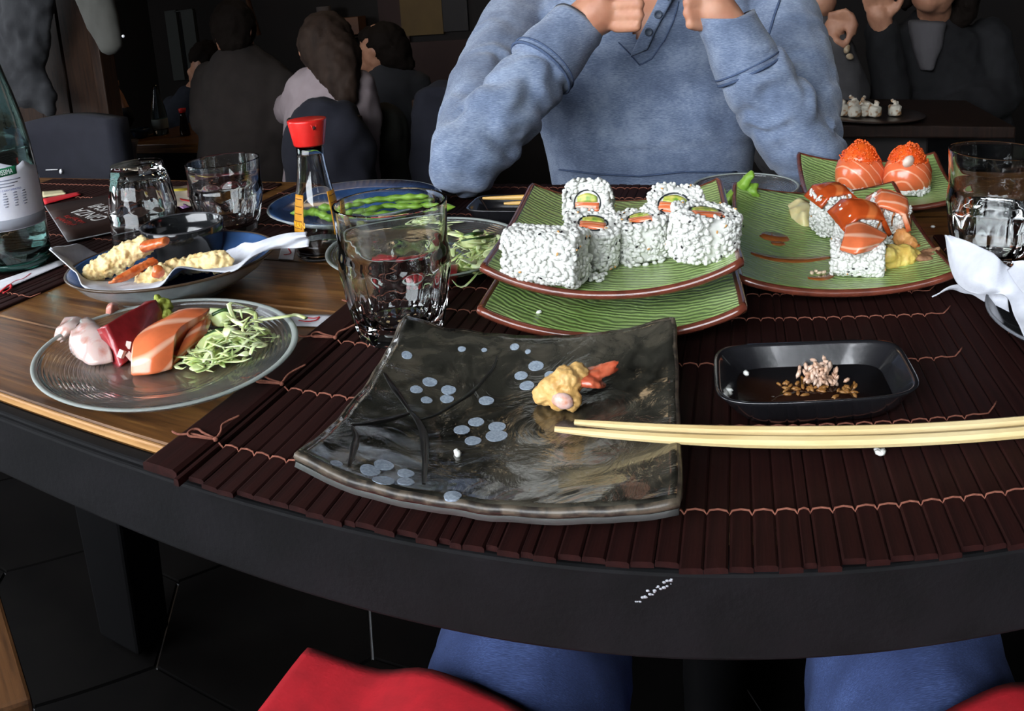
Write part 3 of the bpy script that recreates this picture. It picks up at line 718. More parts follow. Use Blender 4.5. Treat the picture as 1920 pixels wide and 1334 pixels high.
m_brown_tail = M('brown_tail', S('7a543a'), .6, S('a37a58'), 200, bump=.6, bscale=260)
m_cuc = M('cucumber_flesh', S('c8d98a'), .3, S('dbe6ac'), 120, Subsurface__Weight=.2, Subsurface__Scale=.004); m_cskin = M('cucumber_skin', S('2c4a1c'), .35)
m_lettuce = M('lettuce', S('cade86'), .4, S('e9f1c4'), 60, Subsurface__Weight=.15, Subsurface__Scale=.003)
m_wasabi = M('wasabi', S('93a03c'), .6, S('a9b552'), 160, bump=.5, bscale=300)
m_roe = M('roe', S('e6551c'), .25, S('ee6a24'), 90, Subsurface__Weight=.2, Subsurface__Scale=.002, Coat__Weight=.3)
m_sauce = M('brown_sauce', S('80451b'), .25, S('9a5a2a'), 60, Coat__Weight=.5)
m_ginger = M('pickled_ginger', S('d8c88a'), .3, S('e6d8a6'), 70, Subsurface__Weight=.25, Subsurface__Scale=.004)
m_pod = M('edamame_green', S('6f9a30'), .4, S('8db445'), 60, Subsurface__Weight=.1, Subsurface__Scale=.003)

def rice_roll(label, base, r, L, rot, fill=True, seeds=7, cat='sushi roll', group='rice rolls on the upper green plate', sid=1, sq=3.2, ng=1.0, squash=1.0, name='rice_roll'):
    """inside-out roll: packed grains around nori, salmon and avocado; base = where it touches the plate"""
    rs = random.Random(sid)
    E3 = Euler(rot).to_matrix()
    def sup(a, rr): return Vector((rr*math.copysign(abs(cos(a))**(2/sq), cos(a)), rr*squash*math.copysign(abs(sin(a))**(2/sq), sin(a)), 0))
    low = min((E3 @ (sup(k*2*pi/24, r)+Vector((0, 0, z)))).z for k in range(24) for z in (-L/2, L/2))
    loc = Vector(base)+Vector((0, 0, -low+.0006))
    root = thing(name, label, cat, loc, 0, group); root.rotation_euler = rot
    mb = MB(); n = 36; rows = [(.62, -L/2+.001), (.86, -L/2+.0005), (.96, -L/2+.0035), (.985, 0), (.96, L/2-.0035), (.86, L/2-.0005), (.62, L/2-.001)]
    vs = [(.001*cos(k*2*pi/n), .001*sin(k*2*pi/n), -L/2+.0015) for k in range(n)]; fs = []
    for f, z in rows:
        for k in range(n): p = sup(k*2*pi/n, r*f*.945); vs.append((p.x, p.y, z))
    vs += [(.001*cos(k*2*pi/n), .001*sin(k*2*pi/n), L/2-(.004 if fill else .0015)) for k in range(n)]
    for j in range(len(rows)+1):
        for k in range(n): fs.append((j*n+k, j*n+(k+1) % n, (j+1)*n+(k+1) % n, (j+1)*n+k))
    fs += [tuple(reversed(range(n))), tuple((len(rows)+1)*n+k for k in range(n))]
    mb.add(vs, fs)
    N = int(ng*(2*pi*r*L)/(.0028**2)*.80)
    for _ in range(N):
        a = rs.uniform(0, 2*pi); z = rs.uniform(-L/2, L/2)*1.0
        p = sup(a, r); nrm = Vector((p.x, p.y/squash, z*.4)).normalized(); q = p*(rs.uniform(.95, 1.0)+.06*noise.noise((a*1.3, z*60, sid))); q.z = z
        grain(mb, q, nrm, rs)
    Ne = int(ng*pi*r*r/(.0028**2)*.5)
    for sg in (1, -1):
        for _ in range(Ne):
            f = math.sqrt(rs.uniform(.30 if (fill and sg > 0) else .0, .95)); p = sup(rs.uniform(0, 2*pi), r*f); p.z = sg*(L/2+rs.uniform(-.0012, .0002)); grain(mb, p, (p.x*.3/r, p.y*.3/r, sg), rs)
    o = mb.build('rice', m_rice, root); o['kind'] = 'stuff'
    if fill:
        k = r*.50; zt = L/2-.0006
        MB().lathe([(k*1.12, zt-.010), (k*1.12, zt), (k*1.02, zt+.0003), (k*1.02, zt-.010)], 24, closed=True).build('nori', m_nori, root)
        MB().slab(lambda u, v: (k*(-.95+1.9*u), k*(-.75+.80*v)+.0006*sin(u*5), zt+.0008+.0005*sin(pi*u)*sin(pi*v)), .010, 8, 5).build('salmon_filling', m_salmon, root)
        MB().slab(lambda u, v: (k*(-.80+1.6*u), k*(.08+.72*v*(.6+.4*sin(pi*u))), zt+.0006+.0004*sin(pi*u)), .010, 8, 4).build('avocado_filling', m_avo, root)
    for nm, mt, ct in (('black_sesame', m_black_sesame, seeds), ('tan_sesame', m_tan_sesame, max(2, seeds//2))):
        q = MB()
        for _ in range(int(ct*2.4)):
            a = rs.uniform(0, 2*pi); p = sup(a, r*1.075); p.z = rs.uniform(-L/2, L/2)*.95; seed(q, p, (p.x, p.y, 0), rs)
        for _ in range(ct):
            p = sup(rs.uniform(0, 2*pi), r*rs.uniform(.62, .95)); p.z = L/2+.0021; seed(q, p, (0, 0, 1), rs)
        o = q.build(nm, mt, root); o['kind'] = 'stuff'
    return root
G = 'rice rolls on the upper green plate'
def b(px, py, un=None): return onS(px, py, un or unB, .035)
rice_roll('rice roll at the back left of the upper plate, round cut face turned forward', b(1106, 440), .0215, .032, (R(66), 0, R(6)), sid=11, seeds=3)
rice_roll('large loose rice roll at the front left corner of the upper plate, no filling showing', b(1026, 527), .0195, .056, (R(90), R(4), R(82)), fill=False, seeds=8, sid=12, ng=1.3)
rice_roll('rice roll behind the front left one, salmon and avocado strip on top', b(1112, 499), .0215, .032, (R(14), R(6), R(8)), sid=13, seeds=5)
rice_roll('narrow rice roll in the middle of the upper plate row', b(1206, 487), .0200, .033, (R(6), R(-6), R(14)), sid=14, seeds=8)
rice_roll('rice roll at the back right of the upper plate, avocado and salmon face tilted forward', b(1266, 462), .0240, .030, (R(30), R(5), R(-8)), sid=15, seeds=4)
rice_roll('rice roll at the right front corner of the upper plate, flecked with tan sesame', b(1320, 487), .0255, .034, (R(5), R(8), R(20)), sid=16, seeds=6, squash=.85)
# loose grains
def rice_bit(label, pts, base=None, sid=1, mat=None, group='stray grains of rice'):
    rs = random.Random(sid); c = Vector(pts[0]); mb = MB()
    for p in pts: grain(mb, p+Vector((0, 0, .0011)), (0, 0, 1), rs)
    return tag(mb.build('rice_grain', mat or m_rice, None, loc=c), label, 'rice', group)
rs = random.Random(21); mb = MB(); c0 = b(1115, 524)
for _ in range(26):
    p = b(1112+rs.gauss(0, 11), 524+rs.gauss(0, 4)); grain(mb, p+Vector((0, 0, rs.uniform(.001, .005))), (0, 0, 1), rs)
tag(mb.build('loose_rice', m_rice, None, loc=c0), 'loose rice fallen beside the front left roll on the upper plate', 'rice', kind='stuff')
rice_bit('single rice grain on the lower green plate of the stack', [onS(1011, 588, unA, .02)], sid=2)
rice_bit('small pale rice crumb on the black plate below the blossoms', [onBl(857, 852), onBl(859, 855)], sid=3)
rice_bit('two rice grains stuck on the placemat under the chopsticks', [T(1645, 848, HM), T(1655, 851, HM), T(1648, 853, HM)], sid=4)
rice_bit('rice grain on the dark table between green plate and water glass', [T(1749, 427, HM)], sid=6)
# pickled ginger scrap at the plate's back
def sheet(name, rows, th, mat, label, cat, nu=14, nv=12, group=None, un=None, parent=None, wav=0):
    f = surf([[T(*p) for p in r] for r in rows]); c = f(.5, .5)
    g = f if not wav else (lambda u, v: f(u, v)+Vector((0, 0, wav*noise.noise(f(u, v)*90))))
    o = MB().slab(g, th, nu, nv).build(name, mat, parent, loc=c if parent is None else None)
    if parent is None: tag(o, label, cat, group)
    return o
sheet('ginger_slice', [[(1325, 392, .050), (1342, 394, .052), (1358, 388, .052)], [(1328, 376, .054), (1343, 380, .057), (1359, 378, .055)]], .0015, m_ginger, 'yellow pickled ginger scrap behind the rice rolls on the upper plate', 'ginger', wav=.003)

# ---- right plate: salmon topped rolls
def r(px, py): return onS(px, py, unR, .02)
G2 = 'salmon topped rolls on the right green plate'
def topped(label, base, rr, L, rot, topm, w, d, h, sid, drape=.010, stripes=True, trz=0):
    root = rice_roll(label, base, rr, L, rot, fill=False, seeds=3, sid=sid, group=G2, sq=2.6, name='salmon_roll', ng=1.1)
    def f(u, v):
        a, b_ = 2*u-1, 2*v-1; q = min(1, (a*a+b_*b_*.8)); ca, sa = cos(trz), sin(trz); x, y = a*w/2, b_*d/2
        return (x*ca-y*sa, x*sa+y*ca, L/2+.0032+h*(1-q)-drape*max(0, abs(a)-.55)*2.2+.0008*noise.noise((a*3, b_*3, sid)))
    MB().slab(f, .0042, 18, 14).build('salmon_slice', topm, root)
    q = MB(); rs = random.Random(sid)
    for k in range(4):
        a = rs.uniform(-2.6, -.5); L0 = rs.uniform(.3, .8); q.tube([Vector((rr*1.03*cos(a+.05*i*rs.uniform(-1, 1)), rr*1.03*sin(a), L/2+.001-i*.0045)) for i in range(1+int(L0*6))], [.0022-.0003*i for i in range(1+int(L0*6))], 6, .55)
    if q.v: q.build('sauce_drip', m_sauce, root)
    return root
topped('tall salmon topped roll furthest back on the right green plate, sauce running down', r(1558, 436), .0195, .040, (R(4), R(-3), R(20)), m_glazed, .044, .036, .004, 31)
topped('roll under a dark glazed salmon dome in the middle of the right green plate', r(1606, 476), .0195, .036, (R(8), R(10), R(15)), m_glazed, .050, .042, .0075, 32, .014)
topped('roll with bright salmon cap nearest the right edge of the right green plate', r(1660, 452), .0190, .032, (R(10), R(18), R(-10)), m_salmon, .048, .040, .006, 33, .014)
fr = rice_roll('front roll of the right green plate with draped salmon, prawn batter and tail', r(1608, 514), .0140, .044, (R(90), R(0), R(78)), fill=False, seeds=4, sid=34, group=G2, name='salmon_roll', ng=1.3)
def own(o, root):                               # hang a piece modelled in place on its thing
    bpy.context.view_layer.update(); o.parent = root; o.matrix_parent_inverse = root.matrix_world.inverted(); return o
o = sheet('salmon_slice', [[(1574, 468, .042), (1608, 476, .043), (1642, 468, .040)], [(1582, 442, .051), (1618, 448, .053), (1655, 452, .048)], [(1586, 422, .054), (1615, 416, .057), (1664, 440, .050)]], .0045, m_salmon, '', '', 16, 14)
for k in ('label', 'category', 'group'):
    if k in o: del o[k]
own(o, fr)
mb = MB()
for x, y, h, q in ((1648, 486, .022, .010), (1672, 484, .024, .0125), (1695, 482, .024, .012), (1712, 482, .022, .0085), (1665, 478, .030, .008)): mb.ball(T(x, y, h), q, 2)
own(remesh(mb, .0014, .0011, 190, 2, seed=3).build('batter', m_batter2), fr)
mb = MB()
for e, w in (((1764, 466, .028), .004), ((1760, 490, .020), .005), ((1768, 478, .024), .0035)):
    mb.tube(curve([T(1712, 482, .022), T((1712+e[0])/2, (482+e[1])/2-1, .024), T(*e)], 8), [.0055, .0056, w*1.25, w*1.3, w*1.3, w*1.25, w, w*.8, w*.4], 9, .5)
own(remesh(mb, .0013, .0008, 300, 1).build('prawn_tail', m_brown_tail), fr)
mb = MB()
for x, y, h, q in ((1672, 436, .030, .009), (1692, 446, .028, .0095), (1708, 458, .025, .007)): mb.ball(T(x, y, h), q, 2)
cbx = remesh(mb, .0014, .0012, 190, 2, seed=8).build('tempura_prawn', M('orange_batter', S('d98d4a'), .5, S('e0a866'), 90, bump=.4, bscale=400), None, loc=T(1690, 446, .028)); tag(cbx, 'orange battered prawn end sticking out behind the front roll on the right plate', 'prawn', kind=None)
mb = MB().tube(curve([T(1700, 452, .026), T(1722, 462, .023), T(1738, 470, .020)], 6), [.004, .0042, .004, .0035, .003, .002, .001], 8, .5)
own(mb.build('tail', m_shell), cbx)
sheet('ginger_slice', [[(1490, 425, .016), (1508, 434, .014), (1524, 424, .018)], [(1480, 400, .024), (1502, 398, .030), (1520, 396, .030)], [(1476, 380, .026), (1500, 376, .032), (1518, 380, .030)]], .0016, m_ginger, 'folded yellow pickled ginger at the back left of the salmon rolls', 'ginger', 14, 14, wav=.005)
def ribbon(name, pts, w, un, mat, parent=None, loc=None, label=None, cat=None, group=None, fall=1.0):
    cp = curve([onS(x, y, un, .015) for x, y in pts], 28); q = MB(); vs = []; fs = []
    for i, p in enumerate(cp):
        t = (cp[min(i+1, 28)]-cp[max(i-1, 0)]).normalized(); k = w*(.25+.75*sin(pi*min(1, max(0, i/28)))**.5*(1+.15*noise.noise(p*300)))
        s = Vector((-t.y, t.x, 0)).normalized()*k
        for a, dz in ((p-s, .0003), (p, .0008), (p+s, .0003)): vs.append(Vector((a.x, a.y, un(a)+dz)))
        for a in (p-s, p+s): vs.append(Vector((a.x, a.y, un(a)-.001)))
    for i in range(28):
        a = i*5; fs += [(a, a+1, a+6, a+5), (a+1, a+2, a+7, a+6), (a, a+5, a+8, a+3), (a+2, a+4, a+9, a+7), (a+3, a+8, a+9, a+4)]
    fs += [(0, 3, 4, 2, 1), (140, 141, 142, 144, 143)]
    q.add(vs, fs); c = cp[14]; o = q.build(name, mat, parent, loc=c)
    return tag(o, label, cat, group)
ribbon('sauce_streak', [(1408, 474), (1440, 483), (1490, 488), (1556, 482)], .0075, unR, m_sauce, label='long brown sauce streak on the right green plate', cat='sauce')
ribbon('sauce_streak', [(1428, 438), (1448, 444), (1478, 446)], .0125, unR, m_sauce, label='short brown sauce blot above the long streak', cat='sauce')
ribbon('sauce_streak', [(1446, 456), (1458, 457), (1470, 456)], .0055, unR, m_sauce, label='tiny brown sauce dab between the blot and the long streak', cat='sauce')
ribbon('sauce_streak', [(1514, 521), (1540, 522), (1560, 515)], .0060, unR, m_sauce, label='brown sauce drop under the stray grain at the front of the right plate', cat='sauce')
rice_bit('stray sauced rice grains at the front of the right green plate', [r(1522, 514), r(1530, 511), r(1537, 514), r(1545, 513)], sid=5, mat=M('sauced_rice', S('d9c2a6'), .3))

# ---- salmon cups with roe
def roe_cup(label, base, rr, h, patch, sid):
    root = thing('salmon_cup', label, 'sushi', base, R(25*sid), 'salmon cups with orange roe'); rs = random.Random(sid)
    mb = MB().lathe([(rr*.5, .0), (rr*.86, .001), (rr*.92, .008), (rr*.8, .010), (rr*.4, .010)], 30)
    for _ in range(120):
        a = rs.uniform(0, 6.28); z = rs.uniform(.001, .010); grain(mb, (rr*.92*cos(a), rr*.92*sin(a), z), (cos(a), sin(a), 0), rs)
    o = mb.build('rice', m_rice, root); o['kind'] = 'stuff'
    def rf(a, q, z): return q*(1+.035*sin(a*2+sid)+.02*sin(a*5+z*200))
    MB().lathe([(rr*.86, .006), (rr*.97, .009), (rr*1.02, .018), (rr*.98, .028), (rr*.86, .037), (rr*.70, h), (rr*.60, h+.0005), (rr*.4, h-.003)], 48, rf).build('salmon_wrap', m_salmon2, root)
    mb = MB(); mb.lathe([(rr*.74, h-.006), (rr*.74, h+.001), (rr*.55, h+.010), (rr*.26, h+.0165), (rr*.02, h+.0185)], 20)
    for _ in range(420):
        f = math.sqrt(rs.random()); a = rs.uniform(0, 6.28); px, py = rr*.84*f*cos(a), rr*.84*f*sin(a); z = h-.003+.022*(1-f**2.2)+.006*noise.noise((px*70, py*70, sid*3))+.003*noise.noise((px*150, py*150, sid))
        mb.ball((px, py, z), rs.uniform(.0010, .0014), 1)
    o = mb.build('fish_roe', m_roe, root); o['kind'] = 'stuff'
    if patch: o = MB().ball((0, 0, 0), (.0105, .006, .0085), 2, (R(25), 0, 0), .2, 120).build('cream', M('cream', S('ead3c4'), .4), root); o.location = Matrix.Rotation(-R(25*sid), 3, 'Z') @ Vector((-.004, -rr*.74, h+.0015))
    return root
roe_cup('left salmon cup topped with orange roe on the small back plate', onS(1611, 356, unK, .02), .0305, .041, False, 1)
roe_cup('right salmon cup with roe and a cream dab on the small back plate', onS(1700, 359, unK, .02), .0305, .041, True, 2)

# ---- raw fish on the front glass plate
sheet('tuna_slice', [[(230, 683, .007), (266, 655, .007), (303, 613, .008)], [(214, 642, .020), (256, 615, .021), (305, 585, .019)], [(200, 609, .033), (244, 583, .033), (292, 562, .031)]], .0125, m_tuna, 'thick dark red raw tuna slice leaning on the glass plate', 'tuna slice')
sheet('salmon_slice', [[(246, 702, .007), (285, 702, .007), (323, 692, .007)], [(246, 668, .017), (285, 664, .020), (326, 656, .019)], [(252, 637, .024), (290, 628, .028), (331, 624, .027)], [(277, 613, .026), (308, 605, .029), (350, 606, .027)], [(312, 594, .026), (342, 585, .029), (384, 588, .026)], [(336, 580, .025), (364, 577, .027), (394, 579, .023)]], lambda u, v: .0095+.010*sin(pi*min(1, v*1.3)), m_salmon, 'long orange salmon slice draped at the front of the glass plate', 'salmon slice', 18, 26, group='raw salmon slices')
sheet('salmon_slice', [[(322, 688, .007), (346, 668, .008), (364, 654, .008)], [(346, 634, .019), (368, 626, .020), (388, 624, .016)], [(372, 594, .020), (388, 588, .021), (399, 592, .016)]], .013, m_salmon, 'second orange salmon slice half hidden behind the front slice', 'salmon slice', 14, 16, group='raw salmon slices')
sheet('white_fish_slice', [[(100, 640, .007), (114, 646, .008), (127, 641, .008)], [(107, 614, .018), (125, 612, .022), (142, 612, .021)], [(121, 596, .018), (141, 592, .022), (162, 598, .018)]], .0045, m_fish, 'pale white fish slice curled at the far left of the glass plate', 'fish slice', wav=.002, group='pale raw fish slices')
sheet('white_fish_slice', [[(132, 664, .007), (166, 682, .007), (212, 678, .007)], [(129, 642, .013), (166, 648, .017), (206, 650, .016)], [(133, 620, .019), (166, 614, .023), (196, 622, .021)], [(140, 600, .018), (162, 594, .021), (186, 608, .016)]], .0055, m_fish, 'pale pink fish slice with red marks beside the tuna', 'fish slice', wav=.002, group='pale raw fish slices')
sheet('white_fish_slice', [[(198, 596, .012), (210, 588, .016), (224, 582, .014)], [(199, 578, .020), (209, 572, .024), (221, 574, .020)], [(203, 570, .018), (211, 567, .021), (222, 570, .017)]], .003, M('pink_fish', S('d79a8c'), .25, S('c67f70'), 100), 'small pink fish curl peeking out behind the tuna', 'fish slice', group='pale raw fish slices')
def lump(name, pts, mat, label, cat, vox=.0012, amp=.0016, freq=170, seed=0, group=None):
    mb = MB()
    for x, y, h, q in pts: mb.ball(T(x, y, h), q, 2)
    o = remesh(mb, vox, amp, freq, 1, seed=seed).build(name, mat, None, loc=T(*pts[0][:3])); return tag(o, label, cat, group)
lump('wasabi_dab', [(306, 588, .014, .0075), (300, 572, .022, .0065), (314, 592, .015, .006), (296, 562, .026, .004), (312, 574, .020, .006)], m_wasabi, 'yellow green wasabi lump behind the tuna slice', 'wasabi', .0011, .0022, 230)
def cucumber(label, rows, group='cucumber slices'):
    f = surf([[T(*p) for p in q] for q in rows]); c = f(.5, .5)
    o = MB().slab(f, .0030, 12, 8).build('cucumber_slice', m_cuc, None, loc=c); tag(o, label, 'cucumber', group)
    e = [f(i/14, 1) - Vector((0, 0, .0014)) - c for i in range(15)]
    MB().tube(e, .0018, 6).build('skin', m_cskin, o); return o
cucumber('upper cucumber half slice between salmon and lettuce', [[(398, 611, .012), (418, 613, .012), (441, 603, .012)], [(394, 598, .018), (418, 596, .019), (443, 594, .017)], [(398, 588, .022), (421, 579, .025), (441, 586, .020)]])
cucumber('lower cucumber half slice with a dark skin corner beside the salmon', [[(362, 661, .010), (394, 654, .011), (428, 643, .012)], [(372, 642, .015), (404, 634, .017), (434, 634, .015)], [(384, 629, .018), (414, 616, .022), (437, 629, .016)]])
def shreds(name, label, spots, cnt, mat, seed, L=(.012, .036), wd=(.0009, .0022), group=None):
    rs = random.Random(seed); mb = MB()
    for _ in range(cnt):
        x, y, h, sx, sy, sh = rs.choice(spots); p = T(x+rs.gauss(0, sx), y+rs.gauss(0, sy), max(.007, h+rs.gauss(0, sh)))
        a = rs.uniform(0, 6.28); d = Vector((cos(a), sin(a)*.8, rs.uniform(-.3, .3))); ln = rs.uniform(*L); bend = Vector((rs.gauss(0, 1), rs.gauss(0, 1), rs.gauss(0, .6)))*ln*.22
        pts = curve([p-d*ln/2, p+bend, p+d*ln/2], 7); pts = [Vector((q.x, q.y, max(q.z, TZ+.0075))) for q in pts]; w = rs.uniform(*wd)
        big = rs.random() < .22
        if big: pts = pts[1:7]; w *= 2.4
        mb.tube(pts, [w*k for k in ((.5, .9, 1.1, 1, .9, .4) if big else (.4, .9, 1, 1.05, 1, .95, .8, .3))], 6, .12 if big else rs.uniform(.15, .35))
    o = mb.build(name, mat, None, loc=T(*spots[0][:3])); return tag(o, label, 'lettuce', group, 'stuff')
shreds('shredded_lettuce', 'shredded pale green lettuce on the front glass plate', [(430, 640, .012, 26, 14, .005), (400, 668, .009, 26, 7, .002), (455, 605, .018, 14, 10, .006), (460, 640, .010, 22, 8, .003), (375, 676, .009, 12, 6, .002)], 120, m_lettuce, 41)
tag(MB().tube(curve([T(450, 612, .018), T(478, 602, .020), T(505, 598, .021), T(535, 594, .022), T(556, 591, .020), T(574, 597, .018)], 26), [.0014]*8+[.0022]*12+[.003]*7, 7, .4).build('lettuce_strand', m_lettuce, None, loc=T(505, 598, .02)), 'long lettuce strand reaching over the rim of the front glass plate', 'lettuce')
mb = MB()
for x, y, h in ((241, 648, .014), (243, 668, .010), (228, 664, .013)): mb.box(T(x, y, h), (.0045, .004, .006), (.3, .5, x))
tag(mb.build('radish_bits', M('radish', S('e6d8cf'), .35), None, smooth=False, loc=T(241, 655, .01)), 'small white radish bits between tuna and salmon', 'radish', kind='stuff')

# ---- salad plate behind the tumbler
shreds('shredded_lettuce', 'heap of shredded lettuce on the glass plate behind the tumbler', [(905, 480, .020, 26, 14, .008), (895, 462, .026, 26, 12, .007), (925, 470, .022, 18, 14, .006), (880, 500, .014, 16, 6, .004), (815, 425, .02, 16, 6, .004)], 170, m_lettuce, 42, (.014, .034), (.0014, .003))
cucumber('cucumber slice lying on the lettuce heap behind the tumbler', [[(862, 462, .030), (890, 462, .032), (918, 452, .030)], [(866, 450, .034), (892, 446, .037), (924, 440, .033)]])
cucumber('cucumber slice at the back of the lettuce heap behind the tumbler', [[(866, 448, .032), (885, 446, .033), (902, 440, .031)], [(870, 440, .035), (888, 436, .037), (904, 434, .034)]])
for i, (x, y, lb) in enumerate(((715, 512, 'tuna slice behind the left side of the tumbler'), (768, 520, 'tuna slice seen through the middle of the tumbler'), (826, 520, 'tuna slice just right of the tumbler on the salad plate'))):
    sheet('tuna_slice', [[(x-26, y+16, .008), (x, y+20, .008), (x+30, y+10, .008)], [(x-22, y-6, .020), (x+4, y-4, .021), (x+30, y-8, .020)], [(x-14, y-22, .022), (x+10, y-24, .023), (x+34, y-24, .021)]], .010, m_tuna, 'dark red '+lb, 'tuna slice', 10, 10, group='tuna slices on the salad plate')
lump('wasabi_dab', [(672, 436, .012, .008), (668, 428, .018, .006)], m_wasabi, 'wasabi lump seen through the left of the tumbler', 'wasabi', .0013, .0018, 200, 3)

# ---- tempura on paper
def tempura(label, body, tail, sid, mat=None, lumps=.35):
    rs = random.Random(sid); root = thing('tempura_prawn', label, 'tempura', T(*body[0][:3]), 0, 'battered prawns on paper'); mb = MB()
    for (x0, y0, h0, q0), (x1, y1, h1, q1) in zip(body, body[1:]):
        for k in range(5):
            f = k/5; c = T(x0+(x1-x0)*f, y0+(y1-y0)*f, h0+(h1-h0)*f); q = q0+(q1-q0)*f; mb.ball(c, q*.9, 2)
            for _ in range(3):
                d = Vector((rs.gauss(0, 1), rs.gauss(0, 1), rs.gauss(0, 1)*.9)).normalized(); mb.ball(c+d*q*.75, q*rs.uniform(.25, .5), 2)
    o = remesh(mb, .0015, .0030, 200, 1, seed=sid).build('batter', mat or m_batter, root, loc=root.location); o.location = (0, 0, 0)
    if tail:
        mb = MB()
        for t in tail: mb.tube(curve([T(*p[:3]) for p in t], 8), [1.25*(t[0][3]+(t[-1][3]-t[0][3])*(i/8)**1.5) for i in range(9)], 9, .6)
        o = remesh(mb, .0012, .0006, 300, 1).build('tail', m_shell, root, loc=root.location); o.location = (0, 0, 0)
    return root
tempura('long battered prawn heaped on the left of the oval plate, tail end up right', [(172, 512, .026, .0105), (205, 496, .033, .0130), (240, 474, .042, .0130), (275, 460, .050, .0105)], [[(272, 462, .050, .0080), (290, 458, .053, .0082), (312, 452, .057, .0050)]], 51)
tempura('battered prawn at the right of the oval plate before the bowl, tail pointing left', [(415, 490, .034, .0115), (385, 492, .031, .0110), (350, 498, .028, .0085), (315, 505, .027, .0085)], [[(290, 490, .037, .0055), (255, 505, .036, .0065), (212, 526, .032, .0020)], [(285, 488, .038, .004), (240, 520, .031, .0045), (203, 531, .029, .0016)]], 52)
tempura('short battered prawn seen end on with browned tip at the front of the oval plate', [(268, 526, .023, .0085), (290, 520, .026, .0105), (312, 512, .027, .0095)], [[(296, 516, .036, .0055), (297, 508, .041, .0058), (293, 500, .044, .0030)]], 53)

# ---- bitten prawn on the black plate
mb = MB()
def bl(px, py, h): p = onBl(px, py); return T(px, py, p.z-TZ+h)
for x, y, h, q in ((1022, 738, .006, .0075), (1042, 728, .009, .0095), (1062, 716, .011, .0100), (1082, 704, .011, .0080), (1072, 752, .005, .0065), (1050, 745, .006, .008)): mb.ball(bl(x, y, h), q, 2)
pr_root = thing('bitten_prawn', 'bitten battered prawn tail left on the black square plate', 'prawn', bl(1050, 740, 0))
o = remesh(mb, .0010, .0012, 220, 2, seed=4).build('batter', M('pale_batter', S('dcb472'), .45, S('c99a55'), 90, bump=.5, bscale=420), pr_root, loc=pr_root.location); o.location = (0, 0, 0)
o = MB().ball(bl(1056, 752, .008), (.007, .004, .005), 2, None, .2, 200).build('prawn_flesh', M('prawn_flesh', S('e3c9c4'), .3, S('cf8c70'), 200), pr_root, loc=pr_root.location); o.location = (0, 0, 0)
mb = MB()
for e, w in (((1161, 679, .012), .005), ((1160, 692, .008), .0045), ((1135, 722, .004), .005)):
    mb.tube(curve([bl(1085, 710, .009), bl((1085+e[0])/2, (712+e[1])/2, .010), bl(*e)], 8), [.0045, .0058, .0062, w*1.2, w*1.1, w, w*.8, w*.55, w*.25], 9, .55)
o = remesh(mb, .0010, .0005, 300, 1).build('tail', M('red_tail', S('b5482c'), .3, S('c9694a'), 160, Coat__Weight=.4), pr_root, loc=pr_root.location); o.location = (0, 0, 0)

# ---- rice in the sauce dish
rs = random.Random(61); mb = MB(); fz = sd.z-TZ+.020*.22
for _ in range(46):
    x, y = 1540+rs.gauss(0, 52), 728+rs.gauss(0, 9)
    if 1425 < x < 1640 and 704 < y < 746: grain(mb, T(x, y, fz+.0025), (0, 0, 1), rs, .0034, .0013)
tag(mb.build('soaked_rice', M('soaked_rice', S('8a5a2a'), .2, S('a87a45'), 200), None, loc=T(1540, 728, fz)), 'brown soaked rice grains sunk in the soy sauce', 'rice', kind='stuff')
mb = MB()
for _ in range(80):
    f = rs.random(); x, y = 1530+rs.gauss(0, 20)*(1-.35*f)+10*(1-f), 716-f*34+rs.gauss(0, 5); grain(mb, T(x, y, fz+.004+f*.011), (rs.gauss(0, 1), -.6, .6), rs, .0034, .0014)
tag(mb.build('rice_clump', M('pink_rice', S('d9c0ae'), .25, S('bd9478'), 160), None, loc=T(1535, 705, fz+.004)), 'heap of pale rice stained with soy in the black sauce dish', 'rice', kind='stuff')
rice_bit('pale rice crumb on the left inner wall of the sauce dish', [T(1366, 735, .018), T(1368, 742, .016)], sid=7)
rice_bit('tiny rice speck on the sloping side of the sauce dish', [T(1399, 703, .015)], sid=8)

# ---- chopsticks
m_chop = wood_mat('bamboo', S('cfae72'), S('e3c990'), S('edd9a8'), .45, 'X', .06)
def chopstick(label, a, e, r0=.0019, r1=.0034, group='pale wooden chopsticks', mat=None):
    a, e = Vector(a), Vector(e); L = (e-a).length; m = MB(); k = 14; vs = []; prof = []
    pts = [Vector((L*i/k, 0, 0)) for i in range(k+1)]
    rs_ = [r0+(r1-r0)*min(1, i/k*2.6) for i in range(k+1)]; rs_[0] *= .8
    m.tube(pts, rs_, 8)
    o = m.build('chopstick', mat or m_chop, None, angle=30); o.rotation_mode = 'QUATERNION'; o.rotation_quaternion = (e-a).to_track_quat('X', 'Z'); o.location = a
    return tag(o, label, 'chopstick', group)
chopstick('nearer pale chopstick lying across the right rim of the black plate', T(1040, 805, .0305), T(1990, 804, .0085))
chopstick('farther pale chopstick lying across the right rim of the black plate', T(1077, 792, .0305), T(1990, 784, .0085))
